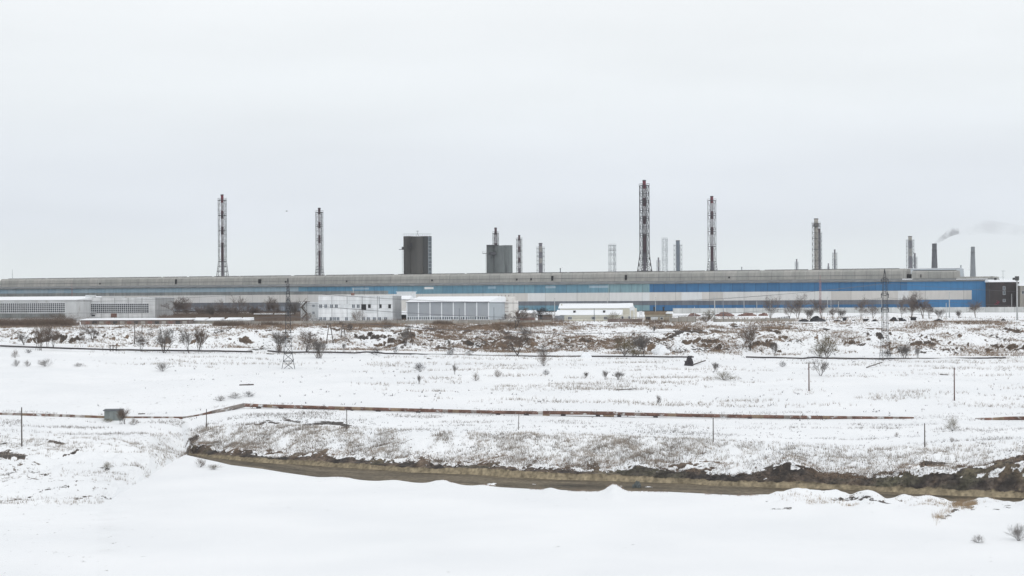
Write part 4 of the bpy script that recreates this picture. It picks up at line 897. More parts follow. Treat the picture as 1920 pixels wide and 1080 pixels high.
# ------------------------------------------------------------------ pipelines
def tube(b, pts, r, n=10, mi=0, mats=None):
    for k, (p, q_) in enumerate(zip(pts[:-1], pts[1:])): b.bar(p, q_, r, r, n, (mats[k] if mats else mi), True)
def pipe(pxs, label, r, D0, lift, ml, seglen, rr, name='pipeline', chance=None, sup=0.0, supm='rust_tan', jit=0.0):
    """pxs: list of (px, py of the pipe's middle)"""
    xs = [p[0] for p in pxs]; ys = [p[1] for p in pxs]; pts = []
    px = xs[0]
    while True:
        y = np.interp(px, xs, ys); D = D0(px); pts.append(P(px, float(y) + rr.uniform(-jit, jit), D))
        if px >= xs[-1]: break
        px = min(px + seglen * rr.uniform(.6, 1.5), xs[-1])
    root = empty(name, pts[0], label, 'pipeline'); o0 = pts[0]; b = MB(); mm = []
    for k in range(len(pts) - 1): mm.append(rr.choices(range(len(ml)), chance)[0])
    for k, (p, q_) in enumerate(zip(pts[:-1], pts[1:])):
        b.bar(p - o0, q_ - o0, r * (1 if mm[k] == 0 else .97), None, 12, mm[k], True)
    b.build('pipe', [M[a] for a in ml], root, False)
    return root, pts, o0
rr = random.Random(5)
DP0 = lambda p: 281.0
run = [(-80,776),(0,777.5),(60,779),(100,780),(190,783.5),(230,784.5),(345,785),(375,780),(400,773),(430,766),(457,759.5)]
r_, pts, o0 = pipe(run, 'torn grey brown lagged pipeline climbing from the left edge past the grey shed', .36, DP0, 0, ['lagging', 'rust', 'lagging_w', 'rust_tan'], 7, rr, chance=[6, 3, 1, 2])
run2 = [(457,759.5),(490,761),(560,763),(700,767),(830,770.5),(930,773),(1000,774),(1100,774.5),(1160,776),(1300,779),(1450,781.5),(1560,783),(1690,784.5),(1712,785)]
r2_, pts2, o02 = pipe(run2, 'long rust red pipeline crossing the snow in the middle of the picture', .29, DP0, 0, ['rust', 'rust_tan', 'lagging_w', 'lagging'], 12, rr, chance=[14, 3, .5, 2.2])
# thin companion pipe below and supports
b = MB(); q_ = [P(px, float(np.interp(px, [p[0] for p in run2], [p[1] for p in run2])) + 6.0, 280.6) for px in range(470, 1200, 24)]
for a_, c_ in zip(q_[:-1], q_[1:]): b.bar(a_ - o02, c_ - o02, .045, None, 5)
b.build('companion_pipe', M['pipe_dark'], r2_)
for px_, w_ in ((484, 8), (526, 8), (570, 8), (640, 10), (659, 5), (708, 9), (783, 8), (933, 8), (986, 9), (1023, 13), (1055, 9), (1120, 8), (1140, 20), (1160, 7), (1228, 8), (1405, 6), (1496, 6), (1580, 8)):
    p = P(px_, float(np.interp(px_, [p[0] for p in run2], [p[1] for p in run2])), 281); hw = w_ * 281 / F / 2
    MB().box(-hw, hw, -.32, .32, -1.0, -.22).box(-hw - .1, hw + .1, -.36, .36, -1.3, -1.001).build('support', M['pipe_dark' if w_ < 10 else 'rust_tan'], r2_, loc=p - o02)
bx_ = MB()
for px0, px1 in ((1017, 1154),):
    p0 = P(px0, 773.2, 280.9); p1 = P(px1, 774.6, 280.9); bx_.bar(p0 - o02, p1 - o02, .36, None, 4)
bx_.build('thick_sleeve', M['rust'], r2_)
pipe([(1828,787),(1870,786),(1885,784.5),(1920,784),(2000,784)], 'right hand stretch of rusty pipeline beyond the snow covered gap', .30, DP0, 0, ['rust', 'rust_tan', 'lagging'], 14, rr, chance=[8, 2, 2])
DR0 = lambda p: 428.0
pipe([(-60,647.5),(0,648.5),(40,650),(110,652.5),(200,655.5),(300,657),(400,658),(473,659.5)], 'dark pipe lying along the foot of the slope at the left', .21, DR0, 0, ['pipe_dark'], 16, rr, name='ground_pipe', jit=.25)
pipe([(501,658),(515,660),(600,660.5),(670,661.5),(684,659.5),(700,660),(720,662.5),(820,665),(900,666.5),(1000,668),(1100,668),(1195,668.5),(1300,669.5)], 'dark pipe along the slope foot between the left pylon and the centre right', .19, DR0, 0, ['pipe_dark'], 16, rr, name='ground_pipe', jit=.35)
pipe([(1398,669.5),(1450,670.5),(1515,672),(1526,670),(1530,671.5),(1640,672.5),(1760,672.5),(1850,671.5),(1885,670.5)], 'dark pipe along the slope foot passing the right pylon', .20, DR0, 0, ['pipe_dark'], 16, rr, name='ground_pipe', jit=.35)
for px_, l_ in ((206, 'short dark valve post on the black pipe, left of three'), (211.5, 'short dark valve post on the black pipe, middle of three'), (217.5, 'short dark valve post on the black pipe, right of three')):
    p = P(px_, 655.5, 427.6); o = empty('valve_post', p, l_, 'valve', 'valve posts on the black pipe')
    MB().bar((0, 0, -.5), (0, 0, 1.0), .13, .1, 6).build('spindle', M['pipe_dark'], o); MB().bar((-.22, 0, 1.0), (.22, 0, 1.0), .09, None, 6).build('handwheel', M['pipe_dark'], o)

# grey shed
g0 = P(226, 788, 277.5); fr = Front(226, 277.5, math.radians(6)); r = empty('steel_shed', (g0.x, g0.y, gz(226, 277.5) - .1), 'grey green sheet steel shed beside the left pipeline', 'shed', rz=math.radians(6))
zb_ = r.location.z; zt = ZV(210, 770.5, 277.5) - zb_; x0 = fr.x(193)
MB().box(x0 * .62, 0, 0, 2.6, 0, zt).build('wall', M['shed'], r)
MB().prismz([(x0, .9), (x0 * .62 - .003, 0), (x0 * .62 - .003, 2.6), (x0, 2.3)], 0, zt - .03).build('side_wall', M['shed'], r)
MB().prism([(-.12, zt + .003), (-.12, zt + .12), (2.7, zt + .2), (2.7, zt + .003)], x0 - .08, .1).build('roof', M['shed_d'], r)
MB().box(x0 * .42, x0 * .40, -.03, -.003, .2, zt - .2).build('door', M['shed_d'], r)

# ------------------------------------------------------------------ logs, scrap, tyres
def log(px0, px1, py0, py1, r, label, m_='wood'):
    a = ground(px0, py0); b_ = ground(px1, py1); a.z += r; b_.z = max(b_.z, a.z - .4) + r
    b_.y = a.y + (b_.y - a.y) * .3; b_.z = ZV(px1, py1 - 1, b_.y); b_.x = W(px1) * b_.y; a.z = ZV(px0, py0 - 1, a.y)
    o = empty('log', a, label, 'log'); d = b_ - a
    MB().bar((0, 0, 0), d, r, r * .85, 8).build('trunk', M[m_], o); MB().bar(d * .6, d * .68 + Vector((0, -.1, r * 1.8)), r * .3, r * .15, 5).build('branch_stub', M[m_], o)
log(448, 475, 723, 722, .16, 'dark straight log lying in the empty snow below the left pylon')
log(1154, 1192, 732, 730, .10, 'thin fallen log in the snow above the middle of the pipeline')
log(1298, 1322, 685, 677, .16, 'dark fallen branch beside the black root clump')
log(1762, 1777, 703, 704, .10, 'short stick of wood in the snow left of the reddish pole')
log(1624, 1654, 690, 680, .12, 'curved dead branch at the foot of the right pylon')
log(800, 815, 673, 676, .14, 'short dark timber just under the black pipe near the centre')
log(500, 513, 664, 666, .14, 'short dark timber near the left end of the middle black pipe')
log(258, 271, 777, 776.5, .09, 'little plank in the snow right of the grey shed')
def lump(name, px, py, wpx, hpx, m_, label, cat, seed, D=None, group=None, sink=.25):
    g0 = ground(px, py) if D is None else Vector((W(px) * D, D, 0 if D >= 482 else gz(px, D))); sc = g0.y / F; w = wpx * sc / 2; h = hpx * sc; q = random.Random(seed)
    b = MB(); nu, nv = 18, 9; vs_ = []; 
    for j in range(nv + 1):
        th = math.pi * j / nv / 2
        for i in range(nu):
            ph = 2 * math.pi * i / nu; rr_ = 1 + .28 * math.sin(3 * ph + seed) * math.cos(2 * th) + q.uniform(-.16, .16)
            vs_.append((w * math.cos(th) * math.cos(ph) * rr_, w * .6 * math.cos(th) * math.sin(ph) * rr_, h * math.sin(th) * rr_ - (sink if j == 0 else 0)))
    fs = [(j * nu + i, j * nu + (i + 1) % nu, (j + 1) * nu + (i + 1) % nu, (j + 1) * nu + i) for j in range(nv) for i in range(nu)]
    b.add(vs_, fs); o = b.build(name, M[m_]); o.location = g0; return tag(o, label, cat, group)
GS = 'heaps of scrap on the right plateau edge'
for i, (px_, py_, w_, h_, l_) in enumerate(((1507, 604, 18, 4, 'flat black scrap heap nearest the roadside trees'), (1531, 604, 26, 8, 'large black scrap heap below the red mast'), (1621, 602, 8, 3, 'tiny dark scrap pile left of the right pylon foot'), (1640, 602, 10, 3, 'small dark pile touching the line of the right pylon'),
        (1676, 602, 14, 6, 'black scrap heap directly right of the right pylon'), (1693, 600, 14, 3, 'flat dark scrap between two stacked boards'), (1760, 599, 16, 3, 'low dark rubble ridge right of the dark roofed carts'), (1881, 600, 8, 3, 'small dark lump near the stout tall pole'), (1570, 603, 16, 2.5, 'thin dark rubble strip below the small cart'))):
    lump('scrap_heap', px_, py_, w_, h_, 'scrap', l_, 'scrap', i, D=490, group=GS)
for i, (px_, yt_, yb_, w_, l_) in enumerate(((1584, 595, 604, 9, 'dark flat topped crate stack left of the right pylon'), (1601, 600, 604, 5, 'small rusty crate between two dark stacks'), (1624, 598, 603, 11, 'low dark crate beside the tiny scrap pile'), (1689, 596, 600, 9, 'dark slab roofed box right of the pylon'), (1713, 594.5, 598, 13, 'long black slab roofed box below the bare trees'), (1505.5, 599, 604, 5, 'upright brown barrel like crate at the end of the broken fence'))):
    D_ = 500; fr = Front(px_, D_, 0); sc = D_ / F; o = empty('scrap_box', (W(px_) * D_, D_, 0), l_, 'crate', 'boxes on the right plateau edge'); w = w_ * sc / 2; zt_ = ZV(px_, yt_, D_)
    z0 = 0
    MB().box(-w * .72, w * .72, 0, .9, z0, zt_ - .2).build('body', M['scrap' if i != 1 else 'rust_tan'], o); MB().box(-w, w, -.15, 1.05, zt_ - .197, zt_).build('lid', M['scrap'], o)
# row of short dark posts
for k in range(8):
    px_ = 1459 + k * 3; D_ = 505; o = MB().bar((0, 0, 0), (0, 0, ZV(px_, 595 - k * .35, D_)), .16, .13, 6).build('fence_post', M['scrap']); o.location = (W(px_) * D_, D_, 0)
    tag(o, 'short black stake in the row behind the broken fence', 'post', 'row of short black stakes')
# low dark stage edge
pipe([(1556,606),(1640,606),(1690,605.5),(1720,603.5),(1775,602.5),(1860,601.5)], 'thin dark pipe on the plateau edge below the scrap heaps', .12, lambda p: 484.0, 0, ['pipe_dark'], 18, rr, name='ground_pipe', jit=.3)
# reddish materials in the yard
for i, (px_, w_, h_, l_) in enumerate(((1300, 22, 5, 'reddish brown brick pile left of the round brown shrub'), (1358, 34, 6, 'dull red brick pile just right of the round brown shrub'), (1402, 34, 5, 'long red brick pile below the deep blue cladding'), (1432, 18, 5, 'dark red pile at the foot of the left roadside tree'))):
    lump('brick_pile', px_, 600, w_, h_, 'brick', l_, 'brick pile', 40 + i, D=640, group='red piles in the yard')
lump('root_clump', 1292, 686, 17, 15, 'twig_dark', 'black ball shaped root clump with fallen branch at the slope foot', 'stump', 61)
lump('boulder', 1193, 906, 16, 10, 'silo_grey', 'grey green boulder sitting on the brown canal bed', 'boulder', 62, D=float(ks[3][0][np.searchsorted(PX, 1193)]) - 5)
lump('snow_heap', 1238, 664, 30, 15, 'white_snow', 'smooth round snow heap at the slope foot', 'snow heap', 63)
lump('snow_heap', 1098, 670, 20, 8, 'white_snow', 'small snow heap on the black pipe line left of the round one', 'snow heap', 64)

# ------------------------------------------------------------------ trees and shrubs
RMIN = .0026
def grow(rg, trunk, crown, p, d, ln, r, lvl, maxl, spread, up, nchild, wood_l=1):
    seg = 3 if lvl < 2 else 2; q = p.copy(); rr_ = r; pts = [q.copy()]
    for k in range(seg):
        d = (d + Vector((rg.uniform(-1, 1), rg.uniform(-1, 1), rg.uniform(-.3, 1) * up)) * .16).normalized(); q2 = q + d * (ln / seg); r2 = rr_ * .82
        (trunk if lvl <= wood_l else crown).bar(q, q2, rr_, r2, 5 if lvl == 0 else 3, 0, False); q = q2; rr_ = r2; pts.append(q.copy())
    if lvl >= maxl: return
    for k in range(nchild[lvl]):
        t_ = rg.uniform(.35, 1.0) if lvl else rg.uniform(.28, 1.0); i = min(seg - 1, int(t_ * seg)); s_ = pts[i].lerp(pts[i + 1], t_ * seg - i)
        az = rg.uniform(0, 2 * math.pi); side = Vector((math.cos(az), math.sin(az), 0)); side = (side - d * side.dot(d)).normalized()
        nd = (d * math.cos(spread) + side * math.sin(spread) + Vector((0, 0, up * .25))).normalized()
        grow(rg, trunk, crown, s_, nd, ln * rg.uniform(.5, .78), max(rr_ * .62 * (1 - .3 * t_), RMIN), lvl + 1, maxl, spread * rg.uniform(.85, 1.15), up, nchild, wood_l)
def tree_mesh(seed, kind):
    rg = random.Random(seed); tr = MB(); cr_ = MB()
    if kind == 'tree':
        for k in range(3): grow(rg, tr, cr_, Vector((rg.uniform(-.02, .02), 0, -.03)), Vector((rg.uniform(-.45, .45), rg.uniform(-.4, .4), 1)).normalized(), rg.uniform(.42, .6), .013, 0, 4, .55, .15, [6, 5, 4, 3], 1)
    elif kind == 'round':
        for k in range(5): grow(rg, tr, cr_, Vector((rg.uniform(-.02, .02), rg.uniform(-.02, .02), -.03)), Vector((rg.uniform(-.9, .9), rg.uniform(-.9, .9), 1)).normalized(), .40, .013, 0, 4, .62, .2, [4, 4, 4, 3], 1)
    elif kind == 'bush':
        for k in range(26):
            az = rg.uniform(0, 6.28); e = rg.uniform(.25, 1.5)
            grow(rg, tr, cr_, Vector((rg.uniform(-.1, .1), rg.uniform(-.1, .1), -.04)), Vector((math.cos(az) * math.cos(e), math.sin(az) * math.cos(e), math.sin(e))), .62 + .1 * math.sin(e), .006, 0, 2, .42, .25, [7, 4], 0)
    elif kind == 'tall':
        for k in range(9): grow(rg, tr, cr_, Vector((rg.uniform(-.12, .12), rg.uniform(-.12, .12), -.03)), Vector((rg.uniform(-.28, .28), rg.uniform(-.28, .28), 1)).normalized(), .55, .008, 0, 3, .33, .5, [7, 4, 3], 0)
    vs_ = tr.v + cr_.v; zm = sorted(v[2] for v in vs_)[int(len(vs_) * .995)]; wm = sorted(abs(v[0]) for v in vs_)[int(len(vs_) * .97)]
    for b in (tr, cr_): b.v = [(x / wm / 2, y / wm / 2, z / zm) for x, y, z in b.v]
    return tr, cr_
PROTO = {}
for kind in ('tree', 'round', 'bush', 'tall'):
    for s_ in range(5):
        tr, cr_ = tree_mesh(100 + s_ * 13 + len(kind), kind)
        ms = []
        for b, nm, mt in ((tr, 'trunk', 'bark'), (cr_, 'crown', None)):
            me_ = bpy.data.meshes.new(nm); me_.from_pydata(b.v, [], b.f)
            ms.append(me_)
        PROTO[(kind, s_)] = ms
def mcopy(me_, mname, cache={}):
    k = (me_.name, mname)
    if k not in cache: c = me_.copy(); c.materials.clear(); c.materials.append(M[mname]); cache[k] = c
    return cache[k]
cnt = [0]
def plant(kind, px, py, hpx, wpx, tw, label, D=None, group=None, bark='bark'):
    cnt[0] += 1; g0 = ground(px, py) if D is None else Vector((W(px) * D, D, 0 if D >= 482 else gz(px, D)))
    sc = g0.y / F; name = 'bare_tree' if kind in ('tree', 'tall', 'round') else 'bare_shrub'
    o = empty(name, g0, label, 'tree' if name == 'bare_tree' else 'shrub', group, rnd.uniform(0, 6.28))
    h = hpx * sc if D is None else ZV(px, py - hpx, D) - 0
    o.scale = (wpx * sc, wpx * sc, h)
    tm, cm = PROTO[(kind, cnt[0] % 5)]
    for me_, nm, mt in ((tm, 'trunk' if name == 'bare_tree' else 'stems', bark if tw != 'twig_dark' else 'twig_dark'), (cm, 'crown', tw)):
        c = bpy.data.objects.new(nm, mcopy(me_, mt)); col.objects.link(c); c.parent = o
    return o
GT = 'leafless trees on the slope'; GP = 'leafless trees in the factory yard'; GB = 'shrubs in the snowy field'
T = [('round', 44, 647, 24, 30, 'twig_grey', 'small wide leafless tree furthest left on the slope', GT),
 ('tall', 72, 657, 50, 24, 'twig_brown', 'dense upright bare tree, leftmost of the trio on the left slope', GT), ('tall', 88, 652, 46, 16, 'twig_brown', 'narrow bare tree in the middle of the left trio', GT), ('round', 100, 651, 38, 36, 'twig_brown', 'spreading bare tree, rightmost of the left trio', GT),
 ('tree', 174, 638, 29, 42, 'twig_grey', 'low spreading bare tree below the garages', GT), ('bush', 155, 638, 11, 16, 'twig_brown', 'small brown shrub left of the low spreading tree', GT),
 ('tree', 264, 659, 38, 26, 'twig_grey', 'slender bare tree rooted by the black pipe right of the valve posts', GT), ('round', 307, 662, 48, 50, 'twig_grey', 'wide many stemmed bare tree on the left slope', GT),
 ('tree', 353, 662, 46, 24, 'twig_grey', 'slim bare tree with a dark trunk right of the wide many stemmed one', GT), ('tall', 370, 659, 46, 34, 'twig_brown', 'broad bare tree beside the slim dark trunked one', GT),
 ('bush', 28, 671, 16, 14, 'twig_brown', 'small brown shrub just under the black pipe at the far left', GB), ('bush', 52, 662, 8, 14, 'twig_dark', 'low dark shrub clinging to the black pipe at the far left', GB),
 ('bush', 305, 696, 18, 26, 'twig_grey', 'lone grey shrub below the wide many stemmed tree', GB), ('bush', 148, 687, 7, 18, 'twig_grey', 'low grey shrub on the drift edge left of the lone one', GB),
 ('bush', 30, 687, 14, 18, 'twig_grey', 'thin grey shrub at the left end of the drift edge', GB), ('bush', 50, 687, 12, 14, 'twig_grey', 'second thin shrub on the left drift edge', GB), ('bush', 85, 687, 15, 30, 'twig_grey', 'wide thin shrub on the left drift edge', GB),
 ('round', 573, 661, 42, 44, 'twig_brown', 'forked bare tree right of the left pylon', GT), ('tall', 527, 659, 40, 38, 'twig_grey', 'dense grey bare tree behind the left pylon', GT), ('bush', 522, 662, 18, 26, 'twig_brown', 'brown shrub at the black pipe left of the left pylon', GT),
 ('tall', 597, 672, 36, 24, 'twig_grey', 'pale thin bare tree between pylon and first a frame', GT), ('bush', 596, 672, 15, 14, 'twig_brown', 'brown shrub at the foot of the pale thin tree', GT), ('tall', 645, 659, 16, 8, 'twig_grey', 'tiny upright sapling below the small a frame', GT),
 ('bush', 655, 620, 16, 14, 'twig_dark', 'round dark shrub high on the slope right of the a frames', GT), ('bush', 705, 666, 16, 24, 'twig_dark', 'dark shrub on the black pipe left of centre', GT), ('bush', 742, 663, 14, 10, 'twig_dark', 'narrow dark shrub on the black pipe left of the dark a frame', GT),
 ('bush', 722, 617, 20, 26, 'twig_brown', 'brown shrub at the fence below the white office', GT), ('tree', 758, 647, 36, 30, 'twig_grey', 'bare tree leaning left of the dark a frame', GT),
 ('tree', 966, 618, 42, 38, 'twig_brown', 'dark trunked bare tree rising over the plateau edge right of the hangar', GT), ('round', 970, 666, 50, 52, 'twig_brown', 'large dense brown tree on the slope right of the dark earth scar', GT), ('round', 988, 641, 30, 32, 'twig_grey', 'grey bare tree just above the large dense brown one', GT),
 ('bush', 845, 666, 12, 16, 'twig_dark', 'dark shrub on the black pipe under the earth scar', GT), ('bush', 787, 697, 18, 22, 'twig_dark', 'round dark shrub in the field below the dark a frame', GB), ('tall', 852, 702, 20, 8, 'twig_grey', 'hair thin sapling in the field right of the round dark shrub', GB),
 ('tall', 785, 720, 18, 10, 'twig_grey', 'pale sapling just below the round dark shrub', GB), ('bush', 891, 714, 16, 14, 'twig_brown', 'small upright brown shrub in the centre field', GB), ('bush', 932, 707, 15, 16, 'twig_brown', 'brown shrub right of the small upright one in the centre field', GB),
 ('bush', 1019, 686, 28, 22, 'twig_brown', 'brown shrub reaching over the black pipe right of centre', GB), ('bush', 1023, 703, 11, 12, 'twig_dark', 'small dark shrub under the one reaching over the pipe', GB),
 ('round', 1170, 669, 40, 44, 'twig_olive', 'tan leafless tree on the slope foot below the yellow house', GT), ('tall', 1200, 668, 42, 34, 'twig_grey', 'grey bare tree next to the tan one', GT), ('bush', 1185, 668, 16, 40, 'twig_olive', 'low tan shrub between the tan and the grey tree', GT), ('bush', 1020, 668, 18, 30, 'twig_grey', 'pale shrub at the black pipe right of the large brown tree', GT),
 ('tall', 1403, 656, 46, 34, 'twig_brown', 'broad feathery brown tree alone on the right centre slope', GT), ('tall', 1225, 624, 14, 8, 'twig_grey', 'tiny sapling under the plateau edge below the beige box', GT), ('tall', 1453, 668, 24, 10, 'twig_grey', 'slim sapling left of the dense round shrub', GT),
 ('round', 1550, 672, 44, 52, 'twig_olive', 'dense dome shaped olive brown tree left of the right pylon', GT), ('bush', 1538, 670, 26, 34, 'twig_olive', 'low shrub inside the base of the dome shaped tree', GT), ('round', 1538, 705, 32, 36, 'twig_grey', 'umbrella shaped bare tree beside the dark wooden pole', GB),
 ('bush', 1357, 713, 18, 42, 'twig_olive', 'olive shrub spread low in the right centre field', GB), ('tall', 1341, 697, 18, 12, 'twig_grey', 'thin sapling above the olive shrub', GB), ('bush', 1466, 688, 12, 14, 'twig_dark', 'small dark shrub left of the dark wooden pole', GB),
 ('tall', 1135, 712, 18, 14, 'twig_grey', 'wispy shrub in the field, left of a pair', GB), ('tall', 1160, 712, 16, 22, 'twig_grey', 'wider wispy shrub in the field, right of a pair', GB), ('tall', 1096, 709, 12, 12, 'twig_grey', 'faint wispy shrub left of the wispy pair', GB),
 ('tree', 1235, 762, 22, 16, 'twig_grey', 'delicate sapling in smooth snow above the pipeline', GB), ('tall', 1697, 672, 28, 26, 'twig_grey', 'leaning grey bare tree right of the right pylon', GT), ('tall', 1721, 672, 22, 14, 'twig_grey', 'thin bare tree just right of the leaning grey one', GT), ('bush', 1662, 668, 14, 18, 'twig_dark', 'dark scrub inside the feet of the right pylon', GT),
 ('bush', 1785, 808, 28, 30, 'twig_olive', 'round olive shrub in the snow gap of the pipeline', GB), ('bush', 1680, 819, 9, 9, 'twig_brown', 'tiny brown tuft shrub left of the green grey pole', GB), ('bush', 1783, 829, 10, 10, 'twig_brown', 'little brown shrub under the round olive one', GB), ('bush', 1908, 1014, 32, 42, 'twig_grey', 'grey tangled shrub at the lower right frame edge', GB), ('bush', 1832, 1018, 16, 22, 'twig_grey', 'faint pale shrub left of the grey tangled one', GB),
 ('bush', 250, 797, 14, 18, 'twig_brown', 'rounded red brown shrub in front of the pipeline right of the shed', GB), ('tall', 228, 795, 30, 22, 'twig_brown', 'thin twiggy shrub at the right corner of the shed', GB), ('bush', 200, 792, 8, 22, 'twig_olive', 'low tan tuft at the base of the shed', GB), ('bush', 201, 880, 14, 18, 'twig_olive', 'small tan shrub on the left shore drifts', GB),
 ('bush', 412, 752, 11, 20, 'twig_grey', 'small grey snow dusted shrub, left of three above the pipeline bend', GB), ('bush', 440, 747, 12, 28, 'twig_grey', 'wide snow dusted shrub, middle of three above the pipeline bend', GB), ('bush', 465, 744, 11, 22, 'twig_dark', 'darkest snow dusted shrub, right of three above the pipeline bend', GB),
 ('bush', 374, 876, 18, 22, 'twig_brown', 'brown shrub at the left tip of the clay bank', GB), ('bush', 400, 880, 10, 26, 'twig_olive', 'tan shrub under the left tip of the clay bank', GB)]
for k_, px_, py_, h_, w_, tw, l_, gp in T: plant(k_, px_, py_, h_, w_, tw, l_, None, gp)
TP = [('tree', 325, 604, 46, 46, 'twig_brown', 'wide crowned bare tree before the hall, left of the yard trees', 600), ('tree', 352, 604, 46, 36, 'twig_brown', 'bare tree overlapping the wide crowned one on its right', 610), ('tall', 398, 603, 34, 30, 'twig_grey', 'low grey tree in the yard above the short garages', 600),
 ('tree', 418, 604, 42, 30, 'twig_brown', 'bare tree second left of the canopies', 590), ('tree', 455, 604, 50, 34, 'twig_brown', 'tall bare tree just left of the left canopy', 590), ('tree', 500, 604, 44, 28, 'twig_brown', 'bare tree behind the left canopy', 620), ('tree', 519, 604, 48, 30, 'twig_brown', 'bare tree behind the right canopy', 625), ('tall', 549, 604, 42, 24, 'twig_grey', 'grey tree between the pylon and the outside stair', 600),
 ('bush', 462, 604, 17, 44, 'twig_olive', 'wide olive shrub in front of the hall left of the canopies', 570), ('bush', 575, 604, 18, 30, 'twig_brown', 'brown shrub below the outside stair', 535), ('bush', 410, 604, 18, 50, 'twig_brown', 'long brown shrub above the short garages', 580), ('bush', 330, 602, 12, 60, 'twig_brown', 'low brown scrub behind the long garages', 580), ('bush', 520, 606, 12, 50, 'twig_brown', 'low brown scrub under the canopies', 560),
 ('bush', 672, 606, 28, 26, 'twig_brown', 'dense brown shrub before the white office', 528), ('bush', 110, 608, 22, 60, 'twig_brown', 'wide brown scrub before the left workshop windows', 545), ('bush', 60, 609, 16, 70, 'twig_brown', 'low brown scrub at the base of the left workshop', 545), ('bush', 10, 609, 14, 60, 'twig_brown', 'low brown scrub cut by the left frame edge', 545), ('bush', 165, 608, 14, 20, 'twig_brown', 'small shrub at the left end of the long garages', 540), ('bush', 134, 607, 12, 16, 'twig_dark', 'dark shrub in the gap between the two workshops', 560),
 ('round', 1018, 606, 30, 36, 'twig_dark', 'dense dark shrub tree in front of the dark low hut', 520), ('bush', 1030, 606, 20, 28, 'twig_brown', 'brown shrub left of the yellow house garage', 512), ('bush', 948, 606, 16, 24, 'twig_brown', 'shrub at the foot of the rust stained block', 515), ('bush', 1150, 606, 22, 26, 'twig_olive', 'tan shrub before the right windows of the yellow house', 510),
 ('round', 1323, 611, 30, 30, 'twig_olive', 'round brown shrub tree on the plateau edge right of the beige box', 492), ('bush', 1323, 611, 20, 28, 'twig_brown', 'dense lower growth inside the round brown shrub tree', 491), ('bush', 1290, 606, 14, 40, 'twig_brown', 'brown scrub behind the short leaning fence', 540), ('bush', 1365, 604, 12, 40, 'twig_brown', 'brown scrub behind the tallest pale pole', 600),
 ('tree', 1444, 604, 50, 34, 'twig_brown', 'left roadside bare tree with a pole in its crown', 540), ('tree', 1496, 604, 52, 40, 'twig_brown', 'right roadside bare tree with a forked trunk', 540), ('tree', 1480, 604, 40, 18, 'twig_grey', 'thin bare tree between the two roadside trees', 560), ('tree', 1541, 603, 42, 28, 'twig_grey', 'bare tree at the red mast', 540), ('tree', 1562, 604, 34, 24, 'twig_brown', 'forked bare tree right of the red mast', 520), ('tree', 1614, 602, 44, 36, 'twig_brown', 'v shaped bare tree left of the right pylon', 540),
 ('tree', 1637, 602, 36, 24, 'twig_brown', 'small bare tree close to the right pylon', 560), ('tree', 1708, 601, 56, 38, 'twig_brown', 'tallest yard tree on the right before the blue cladding', 540), ('tree', 1731, 601, 44, 34, 'twig_brown', 'bare tree right of the tallest yard tree', 540), ('tree', 1742, 601, 40, 26, 'twig_grey', 'grey bare tree next to the shorter pale pole', 545), ('tree', 1690, 601, 46, 26, 'twig_grey', 'faint bare tree just right of the right pylon', 560),
 ('tall', 1580, 602, 24, 16, 'twig_grey', 'small wispy tree by the crate stack', 560), ('tall', 1763, 601, 22, 20, 'twig_grey', 'wispy sapling group before the light blue cladding', 545), ('tree', 1829, 601, 38, 26, 'twig_brown', 'umbrella topped bare tree at the right end of the hall', 560), ('tall', 1800, 601, 20, 14, 'twig_grey', 'wispy sapling left of the umbrella topped tree', 545), ('tall', 1518, 604, 26, 18, 'twig_grey', 'wispy sapling over the flat scrap heap', 530)]
TP += [('bush', 375, 603, 13, 46, 'twig_brown', 'brown scrub behind the gap between the two garage rows', 620), ('bush', 440, 603, 16, 40, 'twig_brown', 'brown scrub left of the wide olive shrub', 620), ('bush', 300, 603, 10, 40, 'twig_brown', 'brown scrub by the right corner of the second workshop', 620),
 ('bush', 490, 603, 12, 36, 'twig_dark', 'dark scrub seen under the left canopy', 625), ('bush', 530, 603, 12, 36, 'twig_dark', 'dark scrub seen under the right canopy', 625), ('bush', 556, 603, 14, 22, 'twig_brown', 'brown scrub left of the outside stair', 600),
 ('tall', 380, 603, 30, 36, 'twig_haze', 'hazy thicket above the gap of the garage rows', 640), ('tall', 438, 603, 30, 34, 'twig_haze', 'hazy thicket between the two trees left of the canopies', 640), ('tall', 475, 603, 30, 30, 'twig_haze', 'hazy thicket just behind the left end of the left canopy', 640)]
for k_, px_, py_, h_, w_, tw, l_, D_ in TP: plant(k_, px_, py_, h_, w_ * (1.0 if k_ == 'tree' else 1.1), 'twig_haze' if k_ == 'tree' else tw, l_, D_, GP, bark='twig_brown')

